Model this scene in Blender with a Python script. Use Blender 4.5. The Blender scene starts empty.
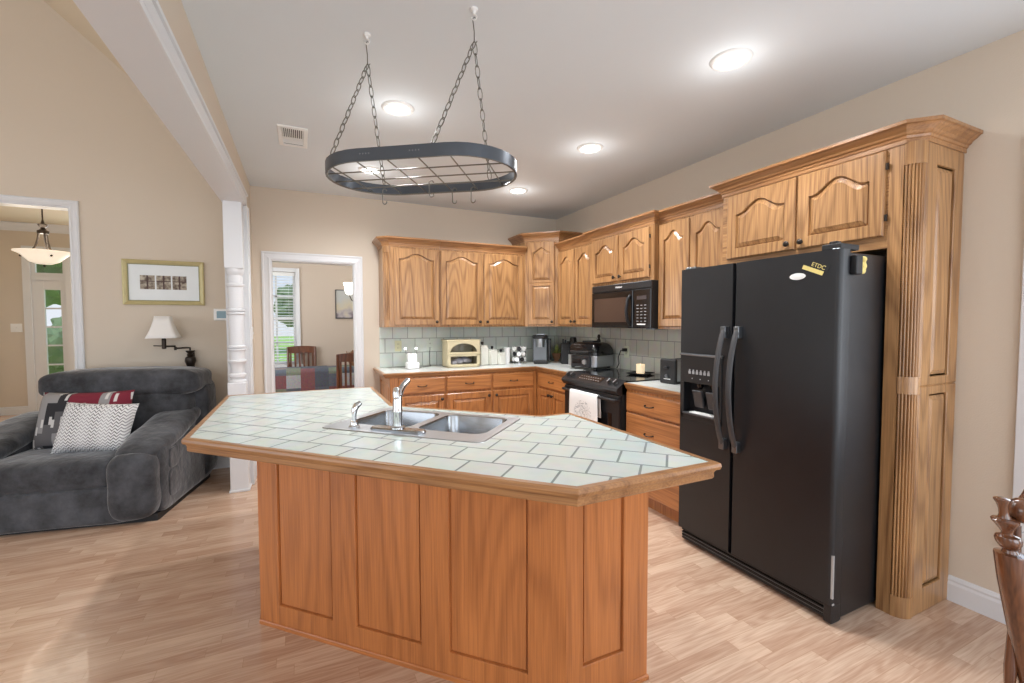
import bpy, bmesh, math, random
from mathutils import Vector, Matrix
random.seed(7)
S = bpy.context.scene
C = S.collection
PI = math.pi

# ------------------------------------------------------------------ camera, light, exposure
CAM_H = 1.3874
cd_ = bpy.data.cameras.new('camera'); cam = bpy.data.objects.new('camera', cd_); C.objects.link(cam)
def aim(yaw, pitch, roll):
    cy, sy = math.cos(yaw), math.sin(yaw)
    f = Vector((sy*math.cos(pitch), cy*math.cos(pitch), -math.sin(pitch)))
    r = Vector((cy, -sy, 0)); u = r.cross(f)
    c, s = math.cos(roll), math.sin(roll)
    r2 = c*r + s*u; u2 = -s*r + c*u
    return Matrix((r2, u2, -f)).transposed().to_4x4()
cam.matrix_world = Matrix.Translation((0, 0, CAM_H)) @ aim(0.4399, 0.0416, -0.0024)
cd_.sensor_width = 36; cd_.lens = 447.48/1024*36; cd_.clip_start = 0.02; cd_.clip_end = 200
S.camera = cam

S.view_settings.view_transform = 'Standard'; S.view_settings.look = 'None'
S.view_settings.gamma = 1; S.view_settings.use_curve_mapping = False
S.view_settings.exposure = 0.02

W = bpy.data.worlds.new('sky'); S.world = W; W.use_nodes = True
nt = W.node_tree; nt.nodes.clear()
wo = nt.nodes.new('ShaderNodeOutputWorld'); bg = nt.nodes.new('ShaderNodeBackground')
tc = nt.nodes.new('ShaderNodeTexCoord'); sp = nt.nodes.new('ShaderNodeSeparateXYZ')
cr = nt.nodes.new('ShaderNodeValToRGB')
cr.color_ramp.elements[0].position = 0.0; cr.color_ramp.elements[0].color = (0.86, 0.92, 1.0, 1)
cr.color_ramp.elements[1].position = 0.5; cr.color_ramp.elements[1].color = (0.35, 0.58, 1.0, 1)
nt.links.new(tc.outputs['Generated'], sp.inputs[0]); nt.links.new(sp.outputs['Z'], cr.inputs[0])
nt.links.new(cr.outputs[0], bg.inputs[0]); bg.inputs[1].default_value = 1.0
nt.links.new(bg.outputs[0], wo.inputs[0])

def area(name, loc, target, sx, sy, power, col=(1, 1, 1)):
    l = bpy.data.lights.new(name, 'AREA'); l.shape = 'RECTANGLE'; l.size = sx; l.size_y = sy
    l.energy = power; l.color = col
    o = bpy.data.objects.new(name, l); C.objects.link(o); o.location = loc
    o.rotation_euler = (Vector(target) - Vector(loc)).to_track_quat('-Z', 'Y').to_euler()
    return o
# daylight lamps: patio, living and dining side ones are added fill at unseen openings
area('fill_patio', (1.2, -3.05, 1.35), (1.2, 0, 2.0), 2.9, 2.1, 74, (0.88, 0.94, 1.0))
area('fill_living_rear', (-3.0, -3.05, 1.9), (-3.0, 0, 2.4), 3.4, 2.9, 82, (0.88, 0.94, 1.0))
area('fill_living_side', (-5.4, 1.6, 1.7), (0, 1.8, 2.2), 3.2, 2.2, 45, (0.9, 0.95, 1.0))
area('daylight_side_window', (2.93, -0.2, 1.4), (0, -0.2, 1.9), 1.7, 1.3, 24, (0.9, 0.95, 1.0))
area('fill_dining_side', (-1.44, 6.5, 1.5), (1, 6.5, 1.3), 1.3, 1.5, 34, (0.9, 0.95, 1.0))
area('fill_foyer', (-2.1, 9.25, 1.6), (-3.2, 5.5, 1.0), 0.6, 1.9, 34, (0.92, 0.97, 1.0))  # hidden fill lamp added indoors, in front of the solid front door
sl = bpy.data.lights.new('sun', 'SUN'); sl.energy = 3.2; sl.angle = 0.01; so_ = bpy.data.objects.new('sun', sl); C.objects.link(so_)
so_.rotation_euler = Vector((.45, .3, -1)).to_track_quat('-Z', 'Y').to_euler()

# ------------------------------------------------------------------ materials
def _mat(name):
    m = bpy.data.materials.new(name); m.use_nodes = True
    n = m.node_tree; b = n.nodes['Principled BSDF']
    return m, n, b
def N(n, t, **kw):
    x = n.nodes.new(t)
    for k, v in kw.items(): setattr(x, k, v)
    return x
def srgb(*c):
    f = lambda v: (v/255/12.92) if v/255 <= 0.04045 else ((v/255+0.055)/1.055)**2.4
    return (f(c[0]), f(c[1]), f(c[2]), 1)
def plain(name, col, rough=0.5, metal=0.0, var=0.06, scale=6.0, bump=0.0, bscale=60.0, spec=0.5, emit=None, estr=0.0, coat=0.0):
    m, n, b = _mat(name)
    tcn = N(n, 'ShaderNodeTexCoord'); no = N(n, 'ShaderNodeTexNoise'); no.inputs['Scale'].default_value = scale; no.inputs['Detail'].default_value = 3
    mx = N(n, 'ShaderNodeMix', data_type='RGBA')
    mx.inputs[6].default_value = tuple(max(0, c*(1-var)) for c in col[:3]) + (1,)
    mx.inputs[7].default_value = tuple(min(1, c*(1+var)) for c in col[:3]) + (1,)
    n.links.new(tcn.outputs['Object'], no.inputs['Vector']); n.links.new(no.outputs['Fac'], mx.inputs[0])
    n.links.new(mx.outputs[2], b.inputs['Base Color'])
    b.inputs['Roughness'].default_value = rough; b.inputs['Metallic'].default_value = metal
    b.inputs['Specular IOR Level'].default_value = spec
    b.inputs['Coat Weight'].default_value = coat
    if bump:
        n2 = N(n, 'ShaderNodeTexNoise'); n2.inputs['Scale'].default_value = bscale; n2.inputs['Detail'].default_value = 4
        bp = N(n, 'ShaderNodeBump'); bp.inputs['Strength'].default_value = bump; bp.inputs['Distance'].default_value = 0.01
        n.links.new(tcn.outputs['Object'], n2.inputs['Vector']); n.links.new(n2.outputs['Fac'], bp.inputs['Height'])
        n.links.new(bp.outputs[0], b.inputs['Normal'])
    if emit:
        b.inputs['Emission Color'].default_value = emit; b.inputs['Emission Strength'].default_value = estr
    return m
def wood(name, light, dark, axis='z', rough=0.32, ring=5.0, contrast=1.0, coat=0.25):
    """oak-like grain running along the given local axis"""
    m, n, b = _mat(name)
    tcn = N(n, 'ShaderNodeTexCoord'); oi = N(n, 'ShaderNodeObjectInfo')
    add = N(n, 'ShaderNodeVectorMath', operation='MULTIPLY_ADD')
    cmb = N(n, 'ShaderNodeCombineXYZ')
    for i in range(3): n.links.new(oi.outputs['Random'], cmb.inputs[i])
    add.inputs[1].default_value = (1, 1, 1)
    mul = N(n, 'ShaderNodeVectorMath', operation='SCALE'); mul.inputs['Scale'].default_value = 7.3
    n.links.new(cmb.outputs[0], mul.inputs[0])
    n.links.new(tcn.outputs['Object'], add.inputs[0]); n.links.new(mul.outputs[0], add.inputs[2])
    def mapped(across, along):
        mp = N(n, 'ShaderNodeMapping')
        s = [across]*3; s['xyz'.index(axis)] = along
        mp.inputs['Scale'].default_value = s
        n.links.new(add.outputs[0], mp.inputs['Vector']); return mp
    def MA(a, m_, c):
        x = N(n, 'ShaderNodeMath', operation='MULTIPLY_ADD'); n.links.new(a, x.inputs[0]); x.inputs[1].default_value = m_
        if isinstance(c, (int, float)): x.inputs[2].default_value = c
        else: n.links.new(c, x.inputs[2])
        return x.outputs[0]
    m1 = mapped(1.0, 0.13)
    n1 = N(n, 'ShaderNodeTexNoise'); n1.inputs['Scale'].default_value = 3.6; n1.inputs['Detail'].default_value = 1.5; n1.inputs['Roughness'].default_value = .35
    n.links.new(m1.outputs[0], n1.inputs['Vector'])
    sn = N(n, 'ShaderNodeMath', operation='SINE'); n.links.new(MA(n1.outputs['Fac'], ring*22, 0.0), sn.inputs[0])
    pw_ = N(n, 'ShaderNodeMath', operation='POWER'); n.links.new(MA(sn.outputs[0], .5, .5), pw_.inputs[0]); pw_.inputs[1].default_value = 2.2
    m2 = mapped(1.0, 0.025)
    n2 = N(n, 'ShaderNodeTexNoise'); n2.inputs['Scale'].default_value = 170; n2.inputs['Detail'].default_value = 1
    n.links.new(m2.outputs[0], n2.inputs['Vector'])
    m3 = mapped(1.0, 0.2)
    n3 = N(n, 'ShaderNodeTexNoise'); n3.inputs['Scale'].default_value = 5; n3.inputs['Detail'].default_value = 1
    n.links.new(m3.outputs[0], n3.inputs['Vector'])
    f1 = MA(pw_.outputs[0], .30*contrast, -.50)
    f2 = MA(n2.outputs['Fac'], 1.0*contrast, f1)
    f3 = N(n, 'ShaderNodeMath', operation='MULTIPLY_ADD', use_clamp=True); n.links.new(n3.outputs['Fac'], f3.inputs[0]); f3.inputs[1].default_value = .55; n.links.new(f2, f3.inputs[2])
    a3 = f3
    mx = N(n, 'ShaderNodeMix', data_type='RGBA'); mx.inputs[6].default_value = light; mx.inputs[7].default_value = dark
    n.links.new(a3.outputs[0], mx.inputs[0]); n.links.new(mx.outputs[2], b.inputs['Base Color'])
    b.inputs['Roughness'].default_value = rough; b.inputs['Coat Weight'].default_value = coat; b.inputs['Coat Roughness'].default_value = .2
    bp = N(n, 'ShaderNodeBump'); bp.inputs['Strength'].default_value = 0.12; bp.inputs['Distance'].default_value = 0.004
    n.links.new(n2.outputs['Fac'], bp.inputs['Height']); n.links.new(bp.outputs[0], b.inputs['Normal'])
    return m
OAK_L, OAK_D = srgb(190, 144, 95), srgb(112, 74, 42)
OAK = {a: wood('oak_'+a, OAK_L, OAK_D, a, contrast=1.1) for a in 'xyz'}
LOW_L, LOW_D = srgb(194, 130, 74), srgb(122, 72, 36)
LOW = {a: wood('oak_floor_bounce_'+a, LOW_L, LOW_D, a) for a in 'xyz'}  # same oak as the wall cabinets; orange floor bounce put into the colour
CHE_L, CHE_D = srgb(198, 124, 68), srgb(142, 82, 42)
CHE = {a: wood('island_wood_'+a, CHE_L, CHE_D, a, ring=3.2, contrast=.95) for a in 'xyz'}
EDGE = {a: wood('edge_oak_'+a, srgb(174, 126, 80), srgb(112, 72, 42), a) for a in 'xyz'}
DARKW = wood('dark_chair_wood', srgb(120, 70, 42), srgb(70, 36, 22), 'z', rough=.35)
ANTQ = wood('antique_chair_wood', srgb(124, 76, 46), srgb(58, 30, 18), 'z', rough=.16, coat=1.0)

def tile_mat(name, col, grout, tw, th, rough=0.25, mode='xz', var=0.05, mortar=0.004, rot=0.0):
    m, n, b = _mat(name)
    tcn = N(n, 'ShaderNodeTexCoord'); sx = N(n, 'ShaderNodeSeparateXYZ'); cx = N(n, 'ShaderNodeCombineXYZ')
    n.links.new(tcn.outputs['Object'], sx.inputs[0])
    n.links.new(sx.outputs['xyz'.index(mode[0])], cx.inputs[0]); n.links.new(sx.outputs['xyz'.index(mode[1])], cx.inputs[1])
    br = N(n, 'ShaderNodeTexBrick'); br.offset = 0.5
    br.inputs['Scale'].default_value = 1; br.inputs['Brick Width'].default_value = tw; br.inputs['Row Height'].default_value = th
    br.inputs['Mortar Size'].default_value = mortar; br.inputs['Mortar Smooth'].default_value = 0.3
    br.inputs['Color1'].default_value = tuple(c*(1-var) for c in col[:3])+(1,); br.inputs['Color2'].default_value = tuple(min(1, c*(1+var)) for c in col[:3])+(1,)
    br.inputs['Mortar'].default_value = grout
    n.links.new(cx.outputs[0], br.inputs['Vector'])
    no = N(n, 'ShaderNodeTexNoise'); no.inputs['Scale'].default_value = 14; no.inputs['Detail'].default_value = 4
    n.links.new(tcn.outputs['Object'], no.inputs['Vector'])
    mx = N(n, 'ShaderNodeMix', data_type='RGBA', blend_type='OVERLAY'); mx.inputs[0].default_value = 0.18
    n.links.new(br.outputs['Color'], mx.inputs[6]); n.links.new(no.outputs['Color'], mx.inputs[7])
    n.links.new(mx.outputs[2], b.inputs['Base Color'])
    rr = N(n, 'ShaderNodeMapRange'); rr.inputs[3].default_value = rough; rr.inputs[4].default_value = 0.8
    n.links.new(br.outputs['Fac'], rr.inputs[0]); n.links.new(rr.outputs[0], b.inputs['Roughness'])
    bp = N(n, 'ShaderNodeBump'); bp.invert = True; bp.inputs['Strength'].default_value = 0.5; bp.inputs['Distance'].default_value = 0.003
    n.links.new(br.outputs['Fac'], bp.inputs['Height']); n.links.new(bp.outputs[0], b.inputs['Normal'])
    return m
TOPTILE = tile_mat('white_tile_top', srgb(200, 211, 207), srgb(122, 130, 127), 0.158, 0.147, rough=0.16, mode='xy', var=.03, mortar=.005)
COUNTER = tile_mat('white_counter_tile', srgb(216, 220, 216), srgb(190, 192, 188), 0.30, 0.30, rough=0.22, mode='xy', var=.02, mortar=.0025)
SPLASH_B = tile_mat('backsplash_tile_rear', srgb(206, 214, 206), srgb(150, 156, 150), 0.16, 0.152, rough=.3, mode='xz')
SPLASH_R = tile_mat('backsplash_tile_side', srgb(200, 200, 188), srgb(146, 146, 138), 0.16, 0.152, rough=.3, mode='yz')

def floor_mat():
    m, n, b = _mat('laminate_floor')
    tcn = N(n, 'ShaderNodeTexCoord'); sx = N(n, 'ShaderNodeSeparateXYZ'); n.links.new(tcn.outputs['Object'], sx.inputs[0])
    def M(op, a, bv=None, c=None):
        x = N(n, 'ShaderNodeMath', operation=op)
        for i, v in enumerate((a, bv, c)):
            if v is None: continue
            if isinstance(v, (int, float)): x.inputs[i].default_value = v
            else: n.links.new(v, x.inputs[i])
        return x.outputs[0]
    wd, ln = 0.066, 0.46
    row = M('FLOOR', M('DIVIDE', sx.outputs['Y'], wd))
    wn = N(n, 'ShaderNodeTexWhiteNoise', noise_dimensions='1D'); n.links.new(row, wn.inputs['W'])
    xs = M('ADD', sx.outputs['X'], M('MULTIPLY', wn.outputs['Value'], 3.0))
    col = M('FLOOR', M('DIVIDE', xs, ln))
    cv = N(n, 'ShaderNodeCombineXYZ'); n.links.new(row, cv.inputs[0]); n.links.new(col, cv.inputs[1])
    w2 = N(n, 'ShaderNodeTexWhiteNoise', noise_dimensions='2D'); n.links.new(cv.outputs[0], w2.inputs['Vector'])
    # grain
    gv = N(n, 'ShaderNodeCombineXYZ')
    n.links.new(M('MULTIPLY', sx.outputs['X'], 0.13), gv.inputs[0]); n.links.new(sx.outputs['Y'], gv.inputs[1]); n.links.new(M('MULTIPLY', w2.outputs['Value'], 40.0), gv.inputs[2])
    g1 = N(n, 'ShaderNodeTexNoise'); g1.inputs['Scale'].default_value = 10; g1.inputs['Detail'].default_value = 2; n.links.new(gv.outputs[0], g1.inputs['Vector'])
    ring = M('SINE', M('MULTIPLY', g1.outputs['Fac'], 60.0))
    gv2 = N(n, 'ShaderNodeCombineXYZ')
    n.links.new(M('MULTIPLY', sx.outputs['X'], 0.04), gv2.inputs[0]); n.links.new(sx.outputs['Y'], gv2.inputs[1]); n.links.new(M('MULTIPLY', w2.outputs['Value'], 9.0), gv2.inputs[2])
    g2 = N(n, 'ShaderNodeTexNoise'); g2.inputs['Scale'].default_value = 160; g2.inputs['Detail'].default_value = 2; n.links.new(gv2.outputs[0], g2.inputs['Vector'])
    f = M('ADD', M('ADD', M('MULTIPLY', w2.outputs['Value'], 0.42), M('MULTIPLY', ring, 0.11)), M('MULTIPLY_ADD', g2.outputs['Fac'], 0.8, -0.2))
    mx = N(n, 'ShaderNodeMix', data_type='RGBA'); mx.inputs[6].default_value = srgb(222, 193, 168); mx.inputs[7].default_value = srgb(166, 124, 97)
    n.links.new(f, mx.inputs[0])
    # seams
    fy = M('FRACT', M('DIVIDE', sx.outputs['Y'], wd)); fx = M('FRACT', M('DIVIDE', xs, ln))
    seam = M('MAXIMUM', M('LESS_THAN', fy, 0.025), M('LESS_THAN', fx, 0.005))
    mx2 = N(n, 'ShaderNodeMix', data_type='RGBA'); mx2.inputs[7].default_value = srgb(172, 134, 104)
    n.links.new(M('MULTIPLY', seam, 0.6), mx2.inputs[0]); n.links.new(mx.outputs[2], mx2.inputs[6])
    n.links.new(mx2.outputs[2], b.inputs['Base Color'])
    b.inputs['Roughness'].default_value = 0.26; b.inputs['Coat Weight'].default_value = 0.15
    return m
FLOOR = floor_mat()
WALL = plain('beige_wall_paint', srgb(214, 201, 184), 0.75, var=.015, scale=2, bump=.12, bscale=160)
DWALL = plain('dining_wall_paint', srgb(202, 187, 172), 0.75, var=.015, scale=2)
CEIL = plain('ceiling_paint', srgb(222, 228, 232), 0.85, var=.012, scale=3, bump=.1, bscale=220)
LCEIL = plain('living_ceiling_paint', srgb(222, 208, 184), 0.85, var=.012, scale=3)
WHITE = plain('white_trim_paint', srgb(224, 225, 227), 0.4, var=.01)
BLACK = plain('black_appliance', srgb(27, 28, 31), 0.34, var=.25, scale=9, bump=.12, bscale=300)
BLACKG = plain('black_gloss', srgb(16, 16, 18), 0.1, var=.1)
BLACKM = plain('black_matte', srgb(28, 28, 29), 0.55, var=.1)
DGREY = plain('dark_grey_plastic', srgb(62, 62, 64), 0.45, var=.08)
GREYM = plain('grey_metal', srgb(120, 124, 128), 0.3, metal=.9)
STEEL = plain('brushed_steel', srgb(182, 187, 192), 0.36, metal=1.0, var=.05, scale=20)
BSTEEL = plain('bowl_steel', srgb(168, 171, 174), 0.24, metal=1.0, var=.05, scale=20)  # darker than the rim steel; shading of the bowls put into the colour
CHROME = plain('chrome', srgb(225, 226, 228), 0.07, metal=1.0, var=.02)
IRON = plain('bronze_dark_metal', srgb(56, 48, 42), 0.38, metal=.6, var=.2, scale=20)
RACKM = plain('rack_band_metal', srgb(92, 97, 104), 0.34, metal=.8, var=.06)
WIRE = plain('rack_wire_metal', srgb(120, 118, 112), 0.3, metal=.8)
CREAM = plain('cream_painted_wood', srgb(202, 190, 156), 0.5, var=.04)
IVORY = plain('ivory_ceramic', srgb(226, 226, 216), 0.3, var=.02)
WPLAST = plain('white_plastic', srgb(238, 238, 236), 0.35, var=.01)
SHADE = plain('white_lamp_shade', srgb(240, 238, 234), 0.8, var=.02)
LAMPON = plain('lit_lens', srgb(255, 252, 244), .5, var=0, emit=(1, .97, .92, 1), estr=9)
GLOW = plain('warm_glow', srgb(255, 240, 210), .5, var=0, emit=(1, .86, .62, 1), estr=4)
BOWL = plain('alabaster_glass', srgb(246, 236, 218), .4, var=.05, emit=(1, .9, .74, 1), estr=.55)
SCONCE = plain('lit_sconce_glass', srgb(255, 252, 245), .4, var=0, emit=(1, .97, .9, 1), estr=3)
GREEN = plain('leaf_green', srgb(160, 172, 96), .6, var=.25, scale=40)
TREE = plain('tree_leaves', srgb(104, 128, 88), .8, var=.5, scale=3)
GRASS = plain('lawn_grass', srgb(150, 190, 92), .9, var=.2, scale=2)
BARK = plain('bark', srgb(86, 70, 56), .9, var=.3)
TERRA = plain('brown_pot', srgb(150, 104, 72), .6, var=.1)
YELLOW = plain('yellow_paper', srgb(226, 208, 130), .7, var=.05)
GOLD = plain('pale_gold_frame', srgb(196, 184, 136), .4, metal=.25, var=.08, scale=30)
SCREEN = plain('thermostat_screen', srgb(112, 146, 158), .2)
def glass_mat():
    m, n, b = _mat('window_glass'); b.inputs['Base Color'].default_value = (1, 1, 1, 1)
    mix = N(n, 'ShaderNodeMixShader'); tr = N(n, 'ShaderNodeBsdfTransparent'); gl = N(n, 'ShaderNodeBsdfGlossy'); gl.inputs['Roughness'].default_value = .03
    mix.inputs[0].default_value = .06
    out = n.nodes['Material Output']
    n.links.new(tr.outputs[0], mix.inputs[1]); n.links.new(gl.outputs[0], mix.inputs[2]); n.links.new(mix.outputs[0], out.inputs['Surface'])
    return m
GLASS = glass_mat()
def sofa_mat():
    m, n, b = _mat('charcoal_velvet')
    tcn = N(n, 'ShaderNodeTexCoord'); no = N(n, 'ShaderNodeTexNoise'); no.inputs['Scale'].default_value = 5; no.inputs['Detail'].default_value = 6; no.inputs['Roughness'].default_value = .65
    n.links.new(tcn.outputs['Object'], no.inputs['Vector'])
    r = N(n, 'ShaderNodeValToRGB'); r.color_ramp.elements[0].position = .32; r.color_ramp.elements[0].color = srgb(32, 33, 36)
    r.color_ramp.elements[1].position = .72; r.color_ramp.elements[1].color = srgb(90, 92, 97)
    n.links.new(no.outputs['Fac'], r.inputs[0]); n.links.new(r.outputs[0], b.inputs['Base Color'])
    b.inputs['Roughness'].default_value = .85; b.inputs['Sheen Weight'].default_value = .5; b.inputs['Sheen Roughness'].default_value = .4
    n2 = N(n, 'ShaderNodeTexNoise'); n2.inputs['Scale'].default_value = 9; n2.inputs['Detail'].default_value = 4
    n.links.new(tcn.outputs['Object'], n2.inputs['Vector'])
    bp = N(n, 'ShaderNodeBump'); bp.inputs['Strength'].default_value = .5; bp.inputs['Distance'].default_value = .03
    n.links.new(n2.outputs['Fac'], bp.inputs['Height']); n.links.new(bp.outputs[0], b.inputs['Normal'])
    return m
VELVET = sofa_mat()

# ------------------------------------------------------------------ object helpers
T0 = Matrix.Identity(4)
def props(o, label=None, cat=None, group=None, kind=None):
    if label: o['label'] = label
    if cat: o['category'] = cat
    if group: o['group'] = group
    if kind: o['kind'] = kind
    return o
def thing(name, label, cat, loc=(0, 0, 0), rz=0.0, group=None, kind=None):
    o = bpy.data.objects.new(name, None); C.objects.link(o); o.empty_display_size = .05
    o.matrix_world = Matrix.Translation(loc) @ Matrix.Rotation(rz, 4, 'Z')
    return props(o, label, cat, group, kind)
def base_mat(o):
    m = Matrix.Identity(4)
    while o is not None:
        m = o.matrix_basis @ m; o = o.parent
    return m
def obj(name, bm, mat, parent=None, smooth=False, bevel=0.0, sub=0, label=None, loc=None, rz=0.0):
    """bm is in world space; the object is linked under parent in the parent's space"""
    me = bpy.data.meshes.new(name)
    bmesh.ops.recalc_face_normals(bm, faces=bm.faces)
    inv = base_mat(parent).inverted() if parent is not None else (Matrix.Translation(loc) @ Matrix.Rotation(rz, 4, 'Z')).inverted() if loc is not None else None
    if inv is not None: bm.transform(inv)
    bm.to_mesh(me); bm.free()
    for mm in (mat if isinstance(mat, (list, tuple)) else [mat]): me.materials.append(mm)
    if smooth:
        for p in me.polygons: p.use_smooth = True
    o = bpy.data.objects.new(name, me); C.objects.link(o)
    if parent is not None: o.parent = parent
    elif loc is not None: o.matrix_world = Matrix.Translation(loc) @ Matrix.Rotation(rz, 4, 'Z')
    if bevel:
        md = o.modifiers.new('edge', 'BEVEL'); md.width = bevel; md.segments = 2; md.limit_method = 'ANGLE'; md.angle_limit = math.radians(40)
        for p in me.polygons: p.use_smooth = True
        md.harden_normals = True
    if sub:
        md = o.modifiers.new('sub', 'SUBSURF'); md.levels = sub; md.render_levels = sub
        for p in me.polygons: p.use_smooth = True
    if smooth and not sub and not bevel:
        md = o.modifiers.new('ws', 'EDGE_SPLIT'); md.split_angle = math.radians(38)
    if label: o['label'] = label
    return o
def B(): return bmesh.new()
def box(bm, a, b, M=None, mi=0):
    x0, y0, z0 = a; x1, y1, z1 = b
    v = [Vector((x, y, z)) for z in (z0, z1) for (x, y) in ((x0, y0), (x1, y0), (x1, y1), (x0, y1))]
    if M is not None: v = [M @ p for p in v]
    vs = [bm.verts.new(p) for p in v]
    for f in ((0, 3, 2, 1), (4, 5, 6, 7), (0, 1, 5, 4), (1, 2, 6, 5), (2, 3, 7, 6), (3, 0, 4, 7)):
        fc = bm.faces.new([vs[i] for i in f]); fc.material_index = mi
    return bm
def boxes(*ab, M=None):
    bm = B()
    for a, b in ab: box(bm, a, b, M)
    return bm
def lathe(bm, prof, M=None, seg=24, mi=0):
    rings = []
    for r, z in prof:
        if r < 1e-6: rings.append([bm.verts.new((M @ Vector((0, 0, z))) if M else Vector((0, 0, z)))])
        else:
            rg = []
            for i in range(seg):
                a = 2*PI*i/seg; p = Vector((r*math.cos(a), r*math.sin(a), z)); rg.append(bm.verts.new(M @ p if M else p))
            rings.append(rg)
    for r0, r1 in zip(rings, rings[1:]):
        for i in range(seg):
            j = (i+1) % seg
            if len(r0) == 1 and len(r1) == 1: continue
            if len(r0) == 1: f = bm.faces.new((r0[0], r1[i], r1[j]))
            elif len(r1) == 1: f = bm.faces.new((r0[i], r0[j], r1[0]))
            else: f = bm.faces.new((r0[i], r0[j], r1[j], r1[i]))
            f.material_index = mi
    if len(rings[0]) > 1: bm.faces.new(rings[0]).material_index = mi
    if len(rings[-1]) > 1: bm.faces.new(rings[-1]).material_index = mi
    return bm
def tube(bm, pts, r, seg=8, closed=False, mi=0):
    pts = [Vector(p) for p in pts]; n = len(pts); rings = []; up = None
    for i in range(n):
        if closed: t = (pts[(i+1) % n] - pts[i-1])
        else: t = pts[min(i+1, n-1)] - pts[max(i-1, 0)]
        t.normalize()
        if up is None:
            up = Vector((0, 0, 1)) if abs(t.z) < .9 else Vector((1, 0, 0))
        u = (up - t*up.dot(t))
        if u.length < 1e-6: u = t.orthogonal()
        u.normalize(); w = t.cross(u); up = u
        rr = r[i] if isinstance(r, (list, tuple)) else r
        rings.append([bm.verts.new(pts[i] + rr*(math.cos(2*PI*k/seg)*u + math.sin(2*PI*k/seg)*w)) for k in range(seg)])
    prs = list(zip(rings, rings[1:])) + ([(rings[-1], rings[0])] if closed else [])
    for a, b in prs:
        for k in range(seg):
            f = bm.faces.new((a[k], a[(k+1) % seg], b[(k+1) % seg], b[k])); f.material_index = mi
    if not closed: bm.faces.new(rings[0]).material_index = mi; bm.faces.new(rings[-1]).material_index = mi
    return bm
def prism(bm, poly, z0, z1, M=None, mi=0):
    lo = [Vector((x, y, z0)) for x, y in poly]; hi = [Vector((x, y, z1)) for x, y in poly]
    if M is not None: lo = [M @ p for p in lo]; hi = [M @ p for p in hi]
    lo = [bm.verts.new(p) for p in lo]; hi = [bm.verts.new(p) for p in hi]; n = len(lo)
    bm.faces.new(lo[::-1]).material_index = mi; bm.faces.new(hi).material_index = mi
    for i in range(n): bm.faces.new((lo[i], lo[(i+1) % n], hi[(i+1) % n], hi[i])).material_index = mi
    return bm
def sweep(bm, path, prof, closed=False, M=None, side=1):
    """extrude profile (outward offset, height) along a 2-D path with mitred corners; outward = right of travel when side=1"""
    P = [Vector(p) for p in path]; n = len(P); rings = []
    for i in range(n):
        d0 = (P[i]-P[i-1]).normalized() if (closed or i > 0) else None
        d1 = (P[(i+1) % n]-P[i]).normalized() if (closed or i < n-1) else None
        if d0 is None: d0 = d1
        if d1 is None: d1 = d0
        n0 = Vector((d0.y, -d0.x))*side; n1 = Vector((d1.y, -d1.x))*side
        m = (n0+n1); m = m/(m.dot(n1)) if m.length > 1e-6 else n1
        rg = []
        for o, z in prof:
            q = P[i] + m*o; p = Vector((q.x, q.y, z)); rg.append(bm.verts.new(M @ p if M is not None else p))
        rings.append(rg)
    k = len(prof)
    prs = list(zip(rings, rings[1:])) + ([(rings[-1], rings[0])] if closed else [])
    for a, b in prs:
        for j in range(k): bm.faces.new((a[j], a[(j+1) % k], b[(j+1) % k], b[j]))
    if not closed: bm.faces.new(rings[0]); bm.faces.new(rings[-1][::-1])
    return bm
def frame_M(origin, udir, vdir=(0, 0, 1)):
    """matrix: local x along udir, local y along vdir, local z = x cross y (outward)"""
    u = Vector(udir).normalized(); v = Vector(vdir).normalized(); w = u.cross(v)
    m = Matrix((u, v, w)).transposed().to_4x4(); m.translation = Vector(origin); return m

# raised or flat panel cell in a local frame: x width, y height, z out
def cell(bm, M, x0, x1, y0, y1, st, rb, rt, arch=0.0, t=0.02, flat=False, outer=0.006, recess=0.011, n=14, q=.006, gw=.006):
    def loop(ix, iyb, iyt, a, z, ar):
        pts = []
        X0, X1, Y0, Y1 = x0+ix, x1-ix, y0+iyb, y1-iyt
        for i in range(n): pts.append((X0+(X1-X0)*i/n, Y0, z))
        def top(s):
            u = abs(2*s-1)
            return Y1 - ar + (ar*(0.5*(1+math.cos(PI*min(u/0.86, 1))))**0.85 if ar else 0)
        for i in range(n): pts.append((X1, Y0+(top(1)-Y0)*i/n, z))
        for i in range(n): pts.append((X1+(X0-X1)*i/n, top(1-i/n), z))
        for i in range(n): pts.append((X0, top(0)+(Y0-top(0))*i/n, z))
        return [bm.verts.new(M @ Vector(p)) for p in pts]
    L = [loop(0, 0, 0, 0, 0, 0), loop(0, 0, 0, 0, t-outer, 0), loop(outer, outer, outer, 0, t, 0),
         loop(st, rb, rt, 0, t, arch), loop(st+.0025, rb+.0025, rt+.0025, 0, t-.003, arch), loop(st+.0035, rb+.0035, rt+.0035, 0, t-recess-q, arch), loop(st+.0035+gw, rb+.0035+gw, rt+.0035+gw, 0, t-recess-q, arch)]
    if flat:
        L.append(loop(st+.005+gw, rb+.005+gw, rt+.005+gw, 0, t-recess, arch))
    else:
        L += [loop(st+.005+gw, rb+.005+gw, rt+.005+gw, 0, t-recess, arch), loop(st+.030, rb+.030, rt+.030, 0, t-.0025, arch*.95), loop(st+.032, rb+.032, rt+.032, 0, t-.0005, arch*.95)]
    k = len(L[0])
    for a, b in zip(L, L[1:]):
        for i in range(k): bm.faces.new((a[i], a[(i+1) % k], b[(i+1) % k], b[i]))
    bm.faces.new(L[-1]); bm.faces.new(L[0][::-1])
    return bm
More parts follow.
